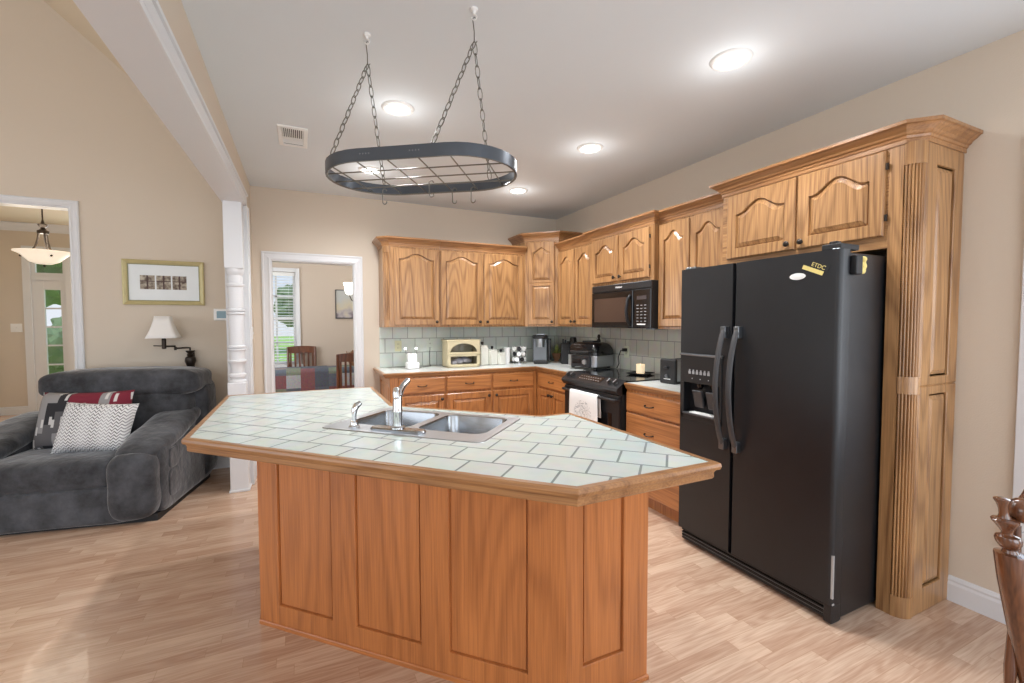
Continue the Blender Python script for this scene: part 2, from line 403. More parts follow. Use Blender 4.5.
def slab(bm, M, x0, x1, y0, y1, t=.02, b=.008):
    lo = [(x0, y0, 0), (x1, y0, 0), (x1, y1, 0), (x0, y1, 0)]
    mid = [(x, y, t-b*.6) for x, y, _ in lo]; hi = [(x0+b, y0+b, t), (x1-b, y0+b, t), (x1-b, y1-b, t), (x0+b, y1-b, t)]
    R = [[bm.verts.new(M @ Vector(p)) for p in q] for q in (lo, mid, hi)]
    for a, c in zip(R, R[1:]):
        for i in range(4): bm.faces.new((a[i], a[(i+1) % 4], c[(i+1) % 4], c[i]))
    bm.faces.new(R[0][::-1]); bm.faces.new(R[2])
    return bm
def knob(parent, M, x, y, z0=.02):
    bm = B(); lathe(bm, [(.006, 0), (.005, .008), (.009, .013), (.0155, .019), (.0155, .024), (.010, .029), (0, .030)], M @ Matrix.Translation((x, y, z0)), 16)
    return obj('knob', bm, IRON, parent, smooth=True)
def pull(parent, M, x, y, z0=.02, w=.085):
    bm = B()
    pts = [(x-w/2, y, z0), (x-w/2+.004, y-.003, z0+.016), (x-w/4, y-.006, z0+.024), (x, y-.007, z0+.026), (x+w/4, y-.006, z0+.024), (x+w/2-.004, y-.003, z0+.016), (x+w/2, y, z0)]
    tube(bm, [M @ Vector(p) for p in pts], [.006, .0045, .004, .0045, .004, .0045, .006], 8)
    return obj('handle', bm, IRON, parent, smooth=True)
def structure(name, bm, mat, **kw):
    o = obj(name, bm, mat, **kw); o['kind'] = 'structure'; return o

# ------------------------------------------------------------------ the setting
XL, XR, YB, HC = -0.407, 2.908, 4.874, 2.674
structure('floor', boxes(((-6, -3.3, -.06), (3.4, 9.6, 0))), FLOOR)
structure('ceiling', boxes(((XL, -3.2, HC), (3.05, YB+.12, HC+.1))), CEIL)
structure('wall_right', boxes(((XR, .76, 0), (XR+.12, YB+.12, HC)), ((XR, -3.2, 0), (XR+.12, -1.1, HC)),
          ((XR, -1.1, 0), (XR+.12, .76, .45)), ((XR, -1.1, 2.12), (XR+.12, .76, HC))), WALL)
structure('wall_back', boxes(((XL-.02, YB, 0), (-.252, YB+.12, HC)), ((.506, YB, 0), (XR, YB+.12, HC)), ((-.252, YB, 1.995), (.506, YB+.12, HC))), WALL)
structure('wall_rear', boxes(((-6, -3.25, 0), (-4.75, -3.1, 3.6)), ((-1.25, -3.25, 0), (-.3, -3.1, 3.2)), ((-4.75, -3.25, 0), (-1.25, -3.1, .42)),
          ((-4.75, -3.25, 3.4), (-1.25, -3.1, 4.7)), ((2.68, -3.25, 0), (3.05, -3.1, HC)), ((-.3, -3.25, 2.42), (2.68, -3.1, HC+.2))), WALL)
bm = B(); prism(bm, [(-6, 2.37), (-.42, 2.37), (-.42, 2.75), (-3.3, 5.36), (-6, 2.93)], 0, .12, Matrix.Translation((0, 5.16, 0)) @ Matrix.Rotation(PI/2, 4, 'X'))
box(bm, (-1.745, 5.04, 0), (-.42, 5.16, 2.37)); box(bm, (-6, 5.04, 0), (-2.95, 5.16, 2.37))
structure('wall_living', bm, WALL)
structure('wall_living_side', boxes(((-5.62, -3.1, 0), (-5.5, 0, 3.4)), ((-5.62, 3.2, 0), (-5.5, 5.1, 3.4)), ((-5.62, 0, 0), (-5.5, 3.2, .55)), ((-5.62, 0, 2.85), (-5.5, 3.2, 3.4))), WALL)
bm = B(); prism(bm, [(-.42, 2.73), (-.42, 2.83), (-3.3, 5.46), (-6, 3.03), (-6, 2.93), (-3.3, 5.34)], -3.2, 5.1, Matrix(((1, 0, 0, 0), (0, 0, 1, 0), (0, 1, 0, 0), (0, 0, 0, 1))))
structure('ceiling_living', bm, LCEIL)
def sag(bm, zlim):
    for v in bm.verts:
        if v.co.y < 4.4 and v.co.z < zlim and v.co.z > 2.3: v.co.z -= (4.42-v.co.y)*.0285
    return bm
structure('wall_header', sag(boxes(((-.55, -3.1, 2.40), (XL, 4.42, 2.9)), ((-.55, 4.42, 2.40), (XL, YB, 2.9)), ((-.55, 4.42, 0), (XL, 5.04, 2.40))), 2.45), WALL)
bm = boxes(((-.565, -3.1, 2.375), (XL+.012, 4.42, 2.40)), ((XL, -3.1, 2.4001), (XL+.012, 4.42, 2.456)), ((-.565, -3.1, 2.4001), (-.55, 4.42, 2.475)),
           ((XL, -3.1, 2.456), (XL+.022, 4.42, 2.475)), ((-.565, 4.39, 0), (XL-.0005, 4.42, 2.3749)), ((XL, 4.39, 0), (XL+.016, 4.462, 2.3749)), ((XL, 4.462, .12), (XL+.022, 4.478, 2.3749)))
structure('trim_1', sag(bm, 2.5), WHITE, bevel=.003)
# casings
CASE = [(0, 0), (0, .018), (.012, .022), (.03, .016), (.055, .013), (.066, .018), (.078, .014), (.078, 0)]
def casing(name, x0, x1, zt, y, M=None, ret=.12, k=1.0, jt=.008):
    bm = B()
    # path in XZ seen from -Y; profile height = out of the wall
    m = Matrix(((1, 0, 0, 0), (0, 0, -1, y), (0, 1, 0, 0), (0, 0, 0, 1)))
    if M is not None: m = M @ m
    sweep(bm, [(x0, 0), (x0, zt), (x1, zt), (x1, 0)], [(a*k, b_) for a, b_ in CASE], M=m, side=-1)
    j = Matrix.Identity(4) if M is None else M
    box(bm, (x0-.001, y-.008, 0), (x0+jt, y+ret, zt), j); box(bm, (x1-jt, y-.008, 0), (x1+.001, y+ret, zt), j); box(bm, (x0+jt, y-.0079, zt-jt), (x1-jt, y+ret, zt+.001), j)
    return structure(name, bm, WHITE)
casing('trim_2', -.252, .506, 1.995, YB)
casing('trim_3', -2.95, -1.745, 2.368, 5.04, k=.74)
BASE = [(0, 0), (.014, 0), (.014, .085), (.010, .098), (.012, .108), (.006, .122), (0, .125)]
bm = B(); sweep(bm, [(XR, -3.0), (XR, 1.05)], BASE, side=-1)
structure('baseboard_right', bm, WHITE)
bm = B(); sweep(bm, [(-.55, 5.04), (-1.687, 5.04)], BASE, side=-1); sweep(bm, [(-.33, YB), (XL, YB), (XL, 4.48)], BASE, side=-1)
structure('baseboard_back', bm, WHITE)
# side window near the camera (only its casing edge shows)
wn = props(bpy.data.objects.new('window_1', None), kind='structure'); C.objects.link(wn)
bm = boxes(((XR-.018, .75, .45), (XR, .84, 2.21)), ((XR-.018, -1.19, .45), (XR, -1.1, 2.21)), ((XR-.018, -1.1, 2.12), (XR, .75, 2.21)), ((XR-.03, -1.2, .36), (XR, .85, .45)))
obj('window_casing', bm, WHITE, wn, bevel=.004)
obj('sash', boxes(((XR+.03, -1.05, .45), (XR+.06, -.2, .50)), ((XR+.03, -.14, .45), (XR+.06, .71, .50)), ((XR+.03, -1.05, 2.07), (XR+.06, -.2, 2.12)), ((XR+.03, -.14, 2.07), (XR+.06, .71, 2.12)), ((XR+.03, -1.1, .45), (XR+.06, -1.05, 2.12)), ((XR+.03, .71, .45), (XR+.06, .76, 2.12)), ((XR+.03, -.2, .45), (XR+.06, -.14, 2.12))), WHITE, wn)
obj('pane', boxes(((XR+.042, -1.05, .50), (XR+.048, .71, 2.07))), GLASS, wn)

# dining room beyond the doorway
structure('wall_dining_back', boxes(((-1.5, 7.85, 0), (-.95, 7.97, 2.67)), ((-.07, 7.85, 0), (3.2, 7.97, 2.67)), ((-.95, 7.85, 0), (-.07, 7.97, .74)), ((-.95, 7.85, 2.19), (-.07, 7.97, 2.67))), DWALL)
structure('wall_dining_side', boxes(((3.0, 4.99, 0), (3.12, 7.97, 2.67)), ((-1.52, 5.17, 0), (-1.45, 5.8, 2.67)), ((-1.52, 7.2, 0), (-1.45, 7.97, 2.67)), ((-1.52, 5.8, 0), (-1.45, 7.2, .7)), ((-1.52, 5.8, 2.3), (-1.45, 7.2, 2.67))), DWALL)
structure('ceiling_dining', boxes(((-1.52, 5.17, 2.62), (3.12, 7.97, 2.72)), ((-.40, 4.99, 2.62), (3.12, 5.17, 2.72))), CEIL)
wn = props(bpy.data.objects.new('window_2', None), kind='structure'); C.objects.link(wn)
bm = boxes(((-.07, 7.825, .70), (-.01, 7.86, 2.25)), ((-1.01, 7.825, .70), (-.95, 7.86, 2.25)), ((-.95, 7.825, 2.19), (-.07, 7.86, 2.25)), ((-1.05, 7.80, .68), (.03, 7.86, .74)))
obj('window_casing', bm, WHITE, wn, bevel=.004)
bm = boxes(((-.95, 7.90, .74), (-.91, 7.94, 2.19)), ((-.11, 7.90, .74), (-.07, 7.94, 2.19)), ((-.91, 7.90, .74), (-.11, 7.94, .79)), ((-.91, 7.90, 2.15), (-.11, 7.94, 2.19)), ((-.91, 7.895, 1.44), (-.11, 7.94, 1.49)))
for x in (-.72, -.345): box(bm, (x-.013, 7.905, .74), (x+.013, 7.935, 2.19))
for z in (1.09, 1.81): box(bm, (-.95, 7.905, z-.013), (-.07, 7.935, z+.013))
obj('sash', bm, WHITE, wn)
obj('pane', boxes(((-.94, 7.918, .75), (-.08, 7.922, 2.18))), GLASS, wn)
t = thing('window_blind', 'white slatted blind hanging open in the dining room window', 'blind', (-.51, 7.88, 2.18))
obj('headrail', boxes(((-.94, 7.862, 2.13), (-.08, 7.897, 2.185))), WPLAST, t)
bm = B()
for i in range(30): box(bm, (-.93, -.017, -.0012), (-.085, .017, .0012), Matrix.Translation((0, 7.879, 2.10-i*.0455)) @ Matrix.Rotation(.30, 4, 'X'))
for x in (-.85, -.17): tube(bm, [(x, 7.879, 2.14), (x, 7.879, .77)], .0012, 5)
obj('slats', bm, WPLAST, t)
t['kind'] = 'thing'
# foyer beyond the living-room opening
structure('wall_foyer_back', boxes(((-4.3, 9.4, 0), (-3.74, 9.5, 2.95)), ((-2.0, 9.4, 0), (-1.54, 9.5, 2.95)), ((-3.74, 9.4, 2.5), (-2.0, 9.5, 2.95))), WALL)
structure('wall_foyer_side', boxes(((-4.3, 5.16, 0), (-4.2, 9.4, 2.95)), ((-1.62, 5.16, 0), (-1.54, 9.4, 2.95))), WALL)
structure('ceiling_foyer', boxes(((-4.3, 5.16, 2.92), (-1.54, 9.5, 3.0))), LCEIL)
bm = B(); sweep(bm, [(-4.2, 5.2), (-4.2, 9.4), (-1.62, 9.4)], [(0, 2.92), (0, 2.80), (.012, 2.80), (.02, 2.83), (.06, 2.87), (.085, 2.905), (.10, 2.905), (.10, 2.92)], side=1)
structure('trim_4', bm, WHITE)
bm = B(); sweep(bm, [(-4.2, 5.2), (-4.2, 8.95)], BASE, side=1); sweep(bm, [(-4.2, 9.33), (-4.2, 9.4), (-3.83, 9.4)], BASE, side=1)
structure('baseboard_foyer', bm, WHITE)
structure('trim_5', boxes(((-4.2, 9.22, 0), (-4.175, 9.31, 2.12)), ((-4.2, 8.35, 2.03), (-4.175, 9.31, 2.12)), ((-4.195, 8.40, 0), (-4.18, 9.22, 2.03))), WHITE)
dr = props(bpy.data.objects.new('door_1', None), kind='structure'); C.objects.link(dr)
bm = boxes(((-3.83, 9.37, 0), (-3.74, 9.41, 2.58)), ((-2.0, 9.37, 0), (-1.91, 9.41, 2.58)), ((-3.74, 9.37, 2.49), (-2.0, 9.41, 2.58)), ((-3.735, 9.38, 2.064), (-2.005, 9.39, 2.126)), ((-3.34, 9.372, 0), (-3.27, 9.46, 2.49)))
obj('door_casing', bm, WHITE, dr)
m = frame_M((-3.74, 9.43, 0), (1, 0, 0), (0, 0, 1))
bm = boxes(((-3.74, 9.40, 0), (-3.60, 9.44, 2.125)), ((-3.41, 9.40, 0), (-3.341, 9.44, 2.125)), ((-3.60, 9.40, 1.92), (-3.41, 9.44, 2.125)), ((-3.60, 9.40, 0), (-3.41, 9.44, .45)))
for z in (.75, 1.05, 1.34, 1.63): box(bm, (-3.60, 9.41, z-.012), (-3.41, 9.435, z+.012))
obj('sidelight', bm, WHITE, dr, bevel=.003)
obj('sidelight_pane', boxes(((-3.60, 9.418, .45), (-3.41, 9.422, 1.92))), GLASS, dr)
bm = boxes(((-3.739, 9.401, 2.127), (-2.0, 9.44, 2.18)), ((-3.739, 9.401, 2.44), (-2.0, 9.44, 2.489)), ((-3.739, 9.401, 2.18), (-3.69, 9.44, 2.44)))
for x in (-3.36, -2.9, -2.45): box(bm, (x-.014, 9.40, 2.18), (x+.014, 9.44, 2.44))
obj('transom', bm, WHITE, dr)
obj('transom_pane', boxes(((-3.70, 9.418, 2.17), (-2.0, 9.422, 2.45))), GLASS, dr)
bm = boxes(((-3.27, 9.40, 0), (-2.0, 9.445, 2.06)))
obj('door_slab', bm, WHITE, dr)
# garden
g = obj('lawn', boxes(((-30, 8.0, -.5), (40, 70, -.35))), GRASS); props(g, 'sunlit green lawn outside the dining room window', 'lawn', kind='structure')
structure('ground_1', boxes(((-30, -30, -.5), (40, 8.0, -.35))), plain('pale_patio_concrete', srgb(176, 174, 172), .85, var=.06))
def tree(name, label, x, y, h, r, seed, group=None, trunk=True):
    rnd = random.Random(seed)
    t = thing(name, label, 'tree' if trunk else 'shrub', (x, y, -.35), group=group)
    bm = B()
    for i in range(16):
        a = rnd.uniform(0, 2*PI); q = r*rnd.uniform(0, .7); z = h*rnd.uniform(.4 if trunk else .2, .85)
        mm = Matrix.Translation((x+q*math.cos(a), y+q*math.sin(a), -.35+z)) @ Matrix.Scale(r*rnd.uniform(.35, .55), 4)
        bmesh.ops.create_icosphere(bm, subdivisions=3, radius=1, matrix=mm)
    for v in bm.verts:
        v.co += Vector((rnd.uniform(-1, 1), rnd.uniform(-1, 1), rnd.uniform(-1, 1)))*r*.07
    obj('foliage', bm, TREE, t)
    bm = B(); tube(bm, [(x, y, -.35), (x+.05*r, y, -.35+h*.35), (x, y, -.35+h*.7)], [r*.1, r*.08, r*.04], 8)
    obj('trunk', bm, BARK, t)
tree('garden_tree', 'tall green tree filling the upper dining window', -4.2, 30, 7.2, 2.6, 1, 'trees outside the dining window')
tree('garden_tree', 'spreading green tree seen low in the dining window', 1.0, 36, 5.0, 2.4, 2, 'trees outside the dining window')
tree('porch_shrub', 'green shrub outside the glass beside the front door', -4.15, 11.8, 1.9, .75, 3, trunk=False)
tree('porch_tree', 'green tree behind the glass above the front door', -6.4, 15.5, 6.0, 1.8, 4)

# ------------------------------------------------------------------ column at the end of the header
t = thing('column', 'white turned column under the end of the white beam', 'column', (-.485, 4.315, 0))
cx, cy = -.485, 4.315
M = Matrix.Translation((cx, cy, 0))
bm = boxes(((cx-.066, cy-.066, 0), (cx+.066, cy+.066, .90)), ((cx-.075, cy-.075, 0), (cx+.075, cy+.075, .018)))
obj('plinth', bm, WHITE, t, bevel=.004)
pr = [(.066, .90), (.066, .915), (.050, .925), (.050, .935), (.064, .95), (.064, .97), (.048, .98), (.050, 1.03), (.058, 1.06), (.068, 1.072), (.068, 1.084), (.054, 1.090), (.055, 1.16), (.067, 1.168), (.067, 1.178), (.053, 1.184), (.067, 1.190), (.067, 1.20), (.054, 1.21)]
pr += [(.058, 1.455), (.068, 1.465), (.068, 1.477), (.053, 1.484), (.068, 1.491), (.068, 1.503), (.055, 1.511), (.057, 1.685), (.067, 1.695), (.067, 1.71), (.053, 1.718), (.056, 1.76), (.050, 1.78), (.064, 1.80), (.067, 1.818), (.067, 1.836)]
bm = B(); lathe(bm, pr, M, 28); obj('turned_shaft', bm, WHITE, t, smooth=True)
obj('capital_block', boxes(((cx-.066, cy-.066, 1.836), (cx+.066, cy+.066, 2.376))), WHITE, t, bevel=.004)

# ------------------------------------------------------------------ cabinets
MBK = frame_M((0, 4.54, 0), (1, 0, 0))                 # faces of the upper cabinets on the rear wall
def MRT(xf): return frame_M((xf, 0, 0), (0, -1, 0))    # faces on the side wall: local x = -y
CROWN = [(0, 0), (.010, 0), (.012, .014), (.020, .020), (.026, .034), (.044, .052), (.050, .062), (.060, .066), (.060, .086), (0, .086)]
def crown(parent, path, z, mat, sc=1.0):
    bm = B(); sweep(bm, path, [(0, z), (.005, z), (.005, z+.020)] + [(o*sc, z+.022+h*.76) for o, h in CROWN[1:]]); return obj('crown_moulding', bm, mat, parent)
def door(parent, M, x0, x1, y0, y1, mat, st=.055, rb=.055, rt=.06, arch=.05, kx=None, ky=None, hinge=None, cells=None):
    bm = B()
    if cells:
        for (a, b_, c, d, e) in cells: cell(bm, M, x0, x1, a, b_, st, c, d, e)
    else: cell(bm, M, x0, x1, y0, y1, st, rb, rt, arch)
    d = obj('door', bm, mat, parent)
    if kx is not None: knob(d, M, kx, ky)
    if hinge is not None:
        for yy in (y0+.07, y1-.09):
            bm = B(); tube(bm, [M @ Vector((hinge, yy, .012)), M @ Vector((hinge, yy+.03, .012))], .006, 8); obj('hinge', bm, IRON, d, smooth=True)
    return d
def fluted(bm, cx, cy, r, z0, z1, a0, a1, nf=5, depth=.005, flat=False):
    n = nf*12; lo, hi = [], []
    for i in range(n+1):
        s = i/n; a = a0+(a1-a0)*s
        rr = r if flat else r - depth*(1-abs(math.sin(PI*nf*s))**.7)
        p = (cx+rr*math.cos(a), cy+rr*math.sin(a))
        lo.append(bm.verts.new((p[0], p[1], z0))); hi.append(bm.verts.new((p[0], p[1], z1)))
    c0 = bm.verts.new((cx, cy, z0)); c1 = bm.verts.new((cx, cy, z1))
    for i in range(n): bm.faces.new((lo[i], lo[i+1], hi[i+1], hi[i]))
    bm.faces.new([c0]+lo[::-1]); bm.faces.new([c1]+hi); bm.faces.new((c0, lo[0], hi[0], c1)); bm.faces.new((c0, c1, hi[-1], lo[-1]))
    return bm
g_up = 'oak wall cabinets'
# rear wall: single door with a fluted corner
t = thing('wall_cabinet', 'honey oak wall cabinet with one arched door and fluted corner, beside the doorway', 'cabinet', (1.05, 4.70, 1.346))
obj('carcass', boxes(((.745, 4.60, 1.346), (1.308, 4.87, 2.15)), ((.80, 4.54, 1.346), (1.308, 4.60, 2.15))), OAK['z'], t)
bm = B(); fluted(bm, .80, 4.60, .056, 1.42, 2.09, PI, 1.5*PI, 4, .006); fluted(bm, .80, 4.60, .058, 1.346, 1.42, PI, 1.5*PI, 4, flat=True); fluted(bm, .80, 4.60, .058, 2.09, 2.15, PI, 1.5*PI, 4, flat=True)
obj('corner_post', bm, OAK['z'], t)
door(t, MBK, .838, 1.296, 1.366, 2.135, OAK['z'], st=.05, rt=.05, arch=.055, kx=1.268, ky=1.40)
crown(t, [(.742, 4.87), (.742, 4.60), (.80, 4.538), (1.308, 4.538)], 2.15, EDGE['x'])
t = thing('wall_cabinet', 'honey oak wall cabinet with two arched doors above the bread box', 'cabinet', (1.8, 4.70, 1.346))
obj('carcass', boxes(((1.310, 4.54, 1.346), (2.298, 4.87, 2.15))), OAK['z'], t)
door(t, MBK, 1.320, 1.772, 1.366, 2.135, OAK['z'], st=.05, rt=.05, arch=.055, kx=1.744, ky=1.40)
door(t, MBK, 1.800, 2.264, 1.366, 2.135, OAK['z'], st=.05, rt=.05, arch=.055, kx=1.828, ky=1.40)
crown(t, [(1.310, 4.538), (2.298, 4.538)], 2.15, EDGE['x'])
# corner unit, set across the corner and taller
t = thing('corner_cabinet', 'taller honey oak corner cabinet with one narrow two-panel door', 'cabinet', (2.44, 4.40, 1.346), -PI/4)
bm = B(); prism(bm, [(2.302, 4.87), (2.302, 4.546), (2.580, 4.268), (2.904, 4.268), (2.904, 4.87)], 1.346, 2.30)
obj('carcass', bm, OAK['z'], t)
MC = frame_M((2.302, 4.546, 0), (1, -1, 0))
d = B(); cell(d, MC, .045, .35, 1.366, 1.83, .05, .055, .03, 0); cell(d, MC, .045, .35, 1.83, 2.285, .05, .03, .06, .05)
d = obj('door', d, OAK['z'], t); knob(d, MC, .325, 1.40)
crown(t, [(2.300, 4.87), (2.300, 4.545), (2.579, 4.266), (2.904, 4.266)], 2.30, EDGE['x'])
# side wall, narrow pair
M = MRT(2.578)
t = thing('wall_cabinet', 'honey oak wall cabinet with two narrow arched doors between corner cabinet and microwave', 'cabinet', (2.74, 3.93, 1.346))
obj('carcass', boxes(((2.578, 3.582, 1.346), (2.904, 4.266, 2.165))), OAK['z'], t)
door(t, M, -4.255, -3.935, 1.366, 2.15, OAK['z'], st=.05, arch=.06, kx=-3.962, ky=1.40)
door(t, M, -3.920, -3.600, 1.366, 2.15, OAK['z'], st=.05, arch=.06, kx=-3.893, ky=1.40)
crown(t, [(2.577, 4.262), (2.577, 3.582)], 2.165, EDGE['y'])
M = MRT(2.53)
t = thing('wall_cabinet', 'short honey oak wall cabinet with two arched doors directly above the microwave', 'cabinet', (2.72, 3.16, 1.725))
obj('carcass', boxes(((2.53, 2.738, 1.725), (2.904, 3.580, 2.165))), OAK['z'], t)
door(t, M, -3.545, -3.175, 1.75, 2.15, OAK['z'], st=.05, rb=.05, rt=.055, arch=.06, kx=-3.203, ky=1.785)
door(t, M, -3.150, -2.780, 1.75, 2.15, OAK['z'], st=.05, rb=.05, rt=.055, arch=.06, kx=-3.122, ky=1.785, hinge=-2.775)
crown(t, [(2.60, 3.582), (2.529, 3.582), (2.529, 2.738), (2.62, 2.738)], 2.165, EDGE['y'])
M = MRT(2.578)
t = thing('wall_cabinet', 'honey oak wall cabinet with two tall arched doors between microwave and fridge', 'cabinet', (2.74, 2.42, 1.335))
obj('carcass', boxes(((2.578, 2.082, 1.335), (2.904, 2.736, 2.165))), OAK['z'], t)
door(t, M, -2.722, -2.422, 1.355, 2.15, OAK['z'], st=.05, arch=.06)
door(t, M, -2.408, -2.100, 1.355, 2.15, OAK['z'], st=.05, arch=.06)
crown(t, [(2.577, 2.736), (2.577, 2.082)], 2.165, EDGE['y'])
# fridge surround: cabinet above, tall end panel with a fluted corner column
XF = 2.50; M = MRT(XF)
t = thing('refrigerator_cabinet', 'tall oak fridge surround with two arched doors and a fluted corner column', 'cabinet', (2.70, 1.10, 0))
obj('carcass', boxes(((XF, 1.165, 1.735), (2.904, 2.078, 2.20))), OAK['y'], t)
obj('face_frame', boxes(((XF-.001, 1.112, 0), (XF+.03, 1.166, 2.20))), OAK['z'], t)
door(t, M, -2.035, -1.597, 1.790, 2.188, OAK['z'], st=.06, rb=.06, rt=.06, arch=.065, kx=-1.63, ky=1.825)
door(t, M, -1.585, -1.178, 1.790, 2.188, OAK['z'], st=.06, rb=.06, rt=.06, arch=.065, kx=-1.553, ky=1.825, hinge=-1.171)
bm = boxes(((XF+.06, 1.062, 0), (2.904, 1.165, 2.20)))
ME = frame_M((0, 1.062, 0), (1, 0, 0))
cell(bm, ME, 2.56, 2.904, 0, 1.09, .085, .12, .04, 0, t=.012, recess=.009); cell(bm, ME, 2.56, 2.904, 1.09, 2.20, .085, .04, .09, 0, t=.012, recess=.009)
obj('end_panel', bm, OAK['z'], t)
bm = B(); q = (2.558, 1.110)
fluted(bm, *q, .058, .10, 1.055, PI, 1.5*PI, 7, .008); fluted(bm, *q, .058, 1.135, 2.10, PI, 1.5*PI, 7, .008)
fluted(bm, *q, .0605, 0, .10, PI, 1.5*PI, 6, flat=True); fluted(bm, *q, .0605, 1.055, 1.135, PI, 1.5*PI, 6, flat=True); fluted(bm, *q, .0605, 2.10, 2.20, PI, 1.5*PI, 6, flat=True)
obj('fluted_column', bm, OAK['z'], t)
crown(t, [(2.575, 2.080), (XF-.001, 2.080), (XF-.001, 1.105), (2.553, 1.049), (2.904, 1.049)], 2.195, EDGE['y'], sc=1.0)
obj('side_panel', boxes(((XF+.06, 2.060, 0), (2.904, 2.080, 1.735))), OAK['z'], t)

# base cabinets
MB_ = frame_M((0, 4.26, 0), (1, 0, 0))
def base_unit(label, x0, x1, n, ks, end=False, faceM=MB_, loc=None, ex=0):
    t = thing('base_cabinet', label, 'cabinet', loc)
    bm = boxes(((x0, 4.262, .10), (x1+ex, 4.87, .872)), ((x0, 4.33, 0), (x1+ex, 4.87, .10)))
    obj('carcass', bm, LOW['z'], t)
    w = (x1-x0)/n
    for i in range(n):
        a = x0+i*w+(.05 if end else .012); b_ = x0+(i+1)*w-.012
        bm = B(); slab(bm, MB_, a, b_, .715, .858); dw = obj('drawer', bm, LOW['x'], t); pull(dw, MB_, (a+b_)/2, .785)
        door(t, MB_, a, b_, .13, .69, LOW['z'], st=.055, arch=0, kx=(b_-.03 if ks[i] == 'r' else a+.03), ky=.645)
    return t
t = base_unit('oak base cabinet at the doorway end, below the small white glowing lamp', .77, 1.275, 1, 'r', True, loc=(1.02, 4.55, 0))
bm = boxes(((.752, 4.262, 0), (.77, 4.87, .872)))
cell(bm, frame_M((.752, 4.87, 0), (0, -1, 0)), 0, .608, .0, .872, .07, .11, .07, 0, t=.012, recess=.009)
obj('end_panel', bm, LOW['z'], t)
base_unit('oak base cabinet with paired drawers and doors, below the bread box', 1.277, 2.262, 2, 'rl', loc=(1.77, 4.55, 0), ex=.040)
M = MRT(2.30)
t = thing('base_cabinet', 'oak base cabinet with one drawer over two doors, beside the range', 'cabinet', (2.6, 3.93, 0))
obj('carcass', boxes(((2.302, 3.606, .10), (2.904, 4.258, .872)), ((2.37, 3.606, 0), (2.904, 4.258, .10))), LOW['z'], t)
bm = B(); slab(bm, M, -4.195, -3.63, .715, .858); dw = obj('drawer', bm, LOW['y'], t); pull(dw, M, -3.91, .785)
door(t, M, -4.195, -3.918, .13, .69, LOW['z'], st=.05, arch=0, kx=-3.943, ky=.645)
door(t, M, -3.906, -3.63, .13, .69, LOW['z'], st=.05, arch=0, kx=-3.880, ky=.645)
t = thing('base_cabinet', 'oak base cabinet with three wide drawers between range and fridge', 'cabinet', (2.6, 2.43, 0))
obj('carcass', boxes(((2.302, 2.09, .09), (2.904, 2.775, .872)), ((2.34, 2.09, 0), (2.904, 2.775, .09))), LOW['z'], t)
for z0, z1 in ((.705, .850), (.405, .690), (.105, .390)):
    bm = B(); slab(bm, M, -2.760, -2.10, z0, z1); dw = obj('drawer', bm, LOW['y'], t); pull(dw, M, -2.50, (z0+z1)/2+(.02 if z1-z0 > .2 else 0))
# worktops
NOSE = [(0, .872), (.004, .872), (.010, .880), (.014, .893), (.022, .900), (.026, .910), (.022, .9185), (0, .9185)]
t = thing('worktop', 'white tiled L-shaped counter with an oak edge along the rear wall', 'counter', (1.6, 4.5, .872))
bm = B(); prism(bm, [(.70, 4.872), (.70, 4.259), (2.296, 4.259), (2.296, 3.606), (2.906, 3.606), (2.906, 4.872)], .874, .9175)
obj('tile_surface', bm, COUNTER, t)
bm = B(); sweep(bm, [(.70, 4.872), (.70, 4.259), (2.296, 4.259), (2.296, 3.606)], NOSE); obj('wood_edge', bm, EDGE['x'], t)
t = thing('worktop', 'short white tiled counter with an oak edge, under the toaster', 'counter', (2.6, 2.43, .872))
obj('tile_surface', boxes(((2.296, 2.09, .874), (2.906, 2.775, .9175))), COUNTER, t)
bm = B(); sweep(bm, [(2.296, 2.775), (2.296, 2.09)], NOSE); obj('wood_edge', bm, EDGE['y'], t)
# tiled splash back
s = structure('trim_6', boxes(((.745, YB-.010, .918), (XR-.010, YB, 1.346))), SPLASH_B, loc=(0, 0, .918))
s = structure('trim_7', boxes(((XR-.010, 2.09, .918), (XR, YB, 1.346))), SPLASH_R, loc=(0, 0, .918))

# ------------------------------------------------------------------ kitchen island
t = thing('kitchen_island', 'angled wooden kitchen island with recessed panels on its sides', 'kitchen island', (.32, 1.807, 0), -PI/4)
IA = Vector((-.196, 2.323, 0)); yB = 1.305; sB = (2.323-yB)*math.sqrt(2)
body = [(-.196, 3.20), (-.196, 2.323), (2.127-yB, yB), (1.19, yB), (1.19, 1.93), (1.06, 1.93), (.42, 2.57), (.42, 3.20)]
bm = B()
inner = [(x, y) for x, y in body]
sweep(bm, [(-.18, 3.19), (-.18, 2.335), (2.127-yB+.006, yB+.016), (1.174, yB+.016), (1.174, 1.914), (1.05, 1.914), (.405, 2.56), (.405, 3.19)], [(0, 0), (0, .868), (-.016, .868), (-.016, 0)], closed=True)
obj('carcass', bm, CHE['z'], t)
MA = frame_M(IA + Vector((.0113, .0113, 0)), (1, -1, 0)); MBc = frame_M((2.127-yB, yB+.016, 0), (1, 0, 0))
for k, (a, b_, sl, sr) in enumerate(((0, .476, .111, .06), (.476, .915, .061, .061), (.915, sB, .061, sB-1.30))):
    bm = B()
    # unequal stiles: build the cell so that both sides match the photograph
    mid_l, mid_r = a+sl, b_-sr
    st = .05
    cell(bm, MA, mid_l-st, mid_r+st, 0, .868, st, .105, .05, 0, t=.016, flat=True, outer=.0005, recess=.009, q=.006, gw=.006)
    if mid_l-st > a+.001: box(bm, (a, 0, 0), (mid_l-st, .868, .016), MA)
    if mid_r+st < b_-.001: box(bm, (mid_r+st, 0, 0), (b_, .868, .016), MA)
    obj('side_panel', bm, CHE['z'], t)
bm = B(); wB = 1.19-(2.127-yB)
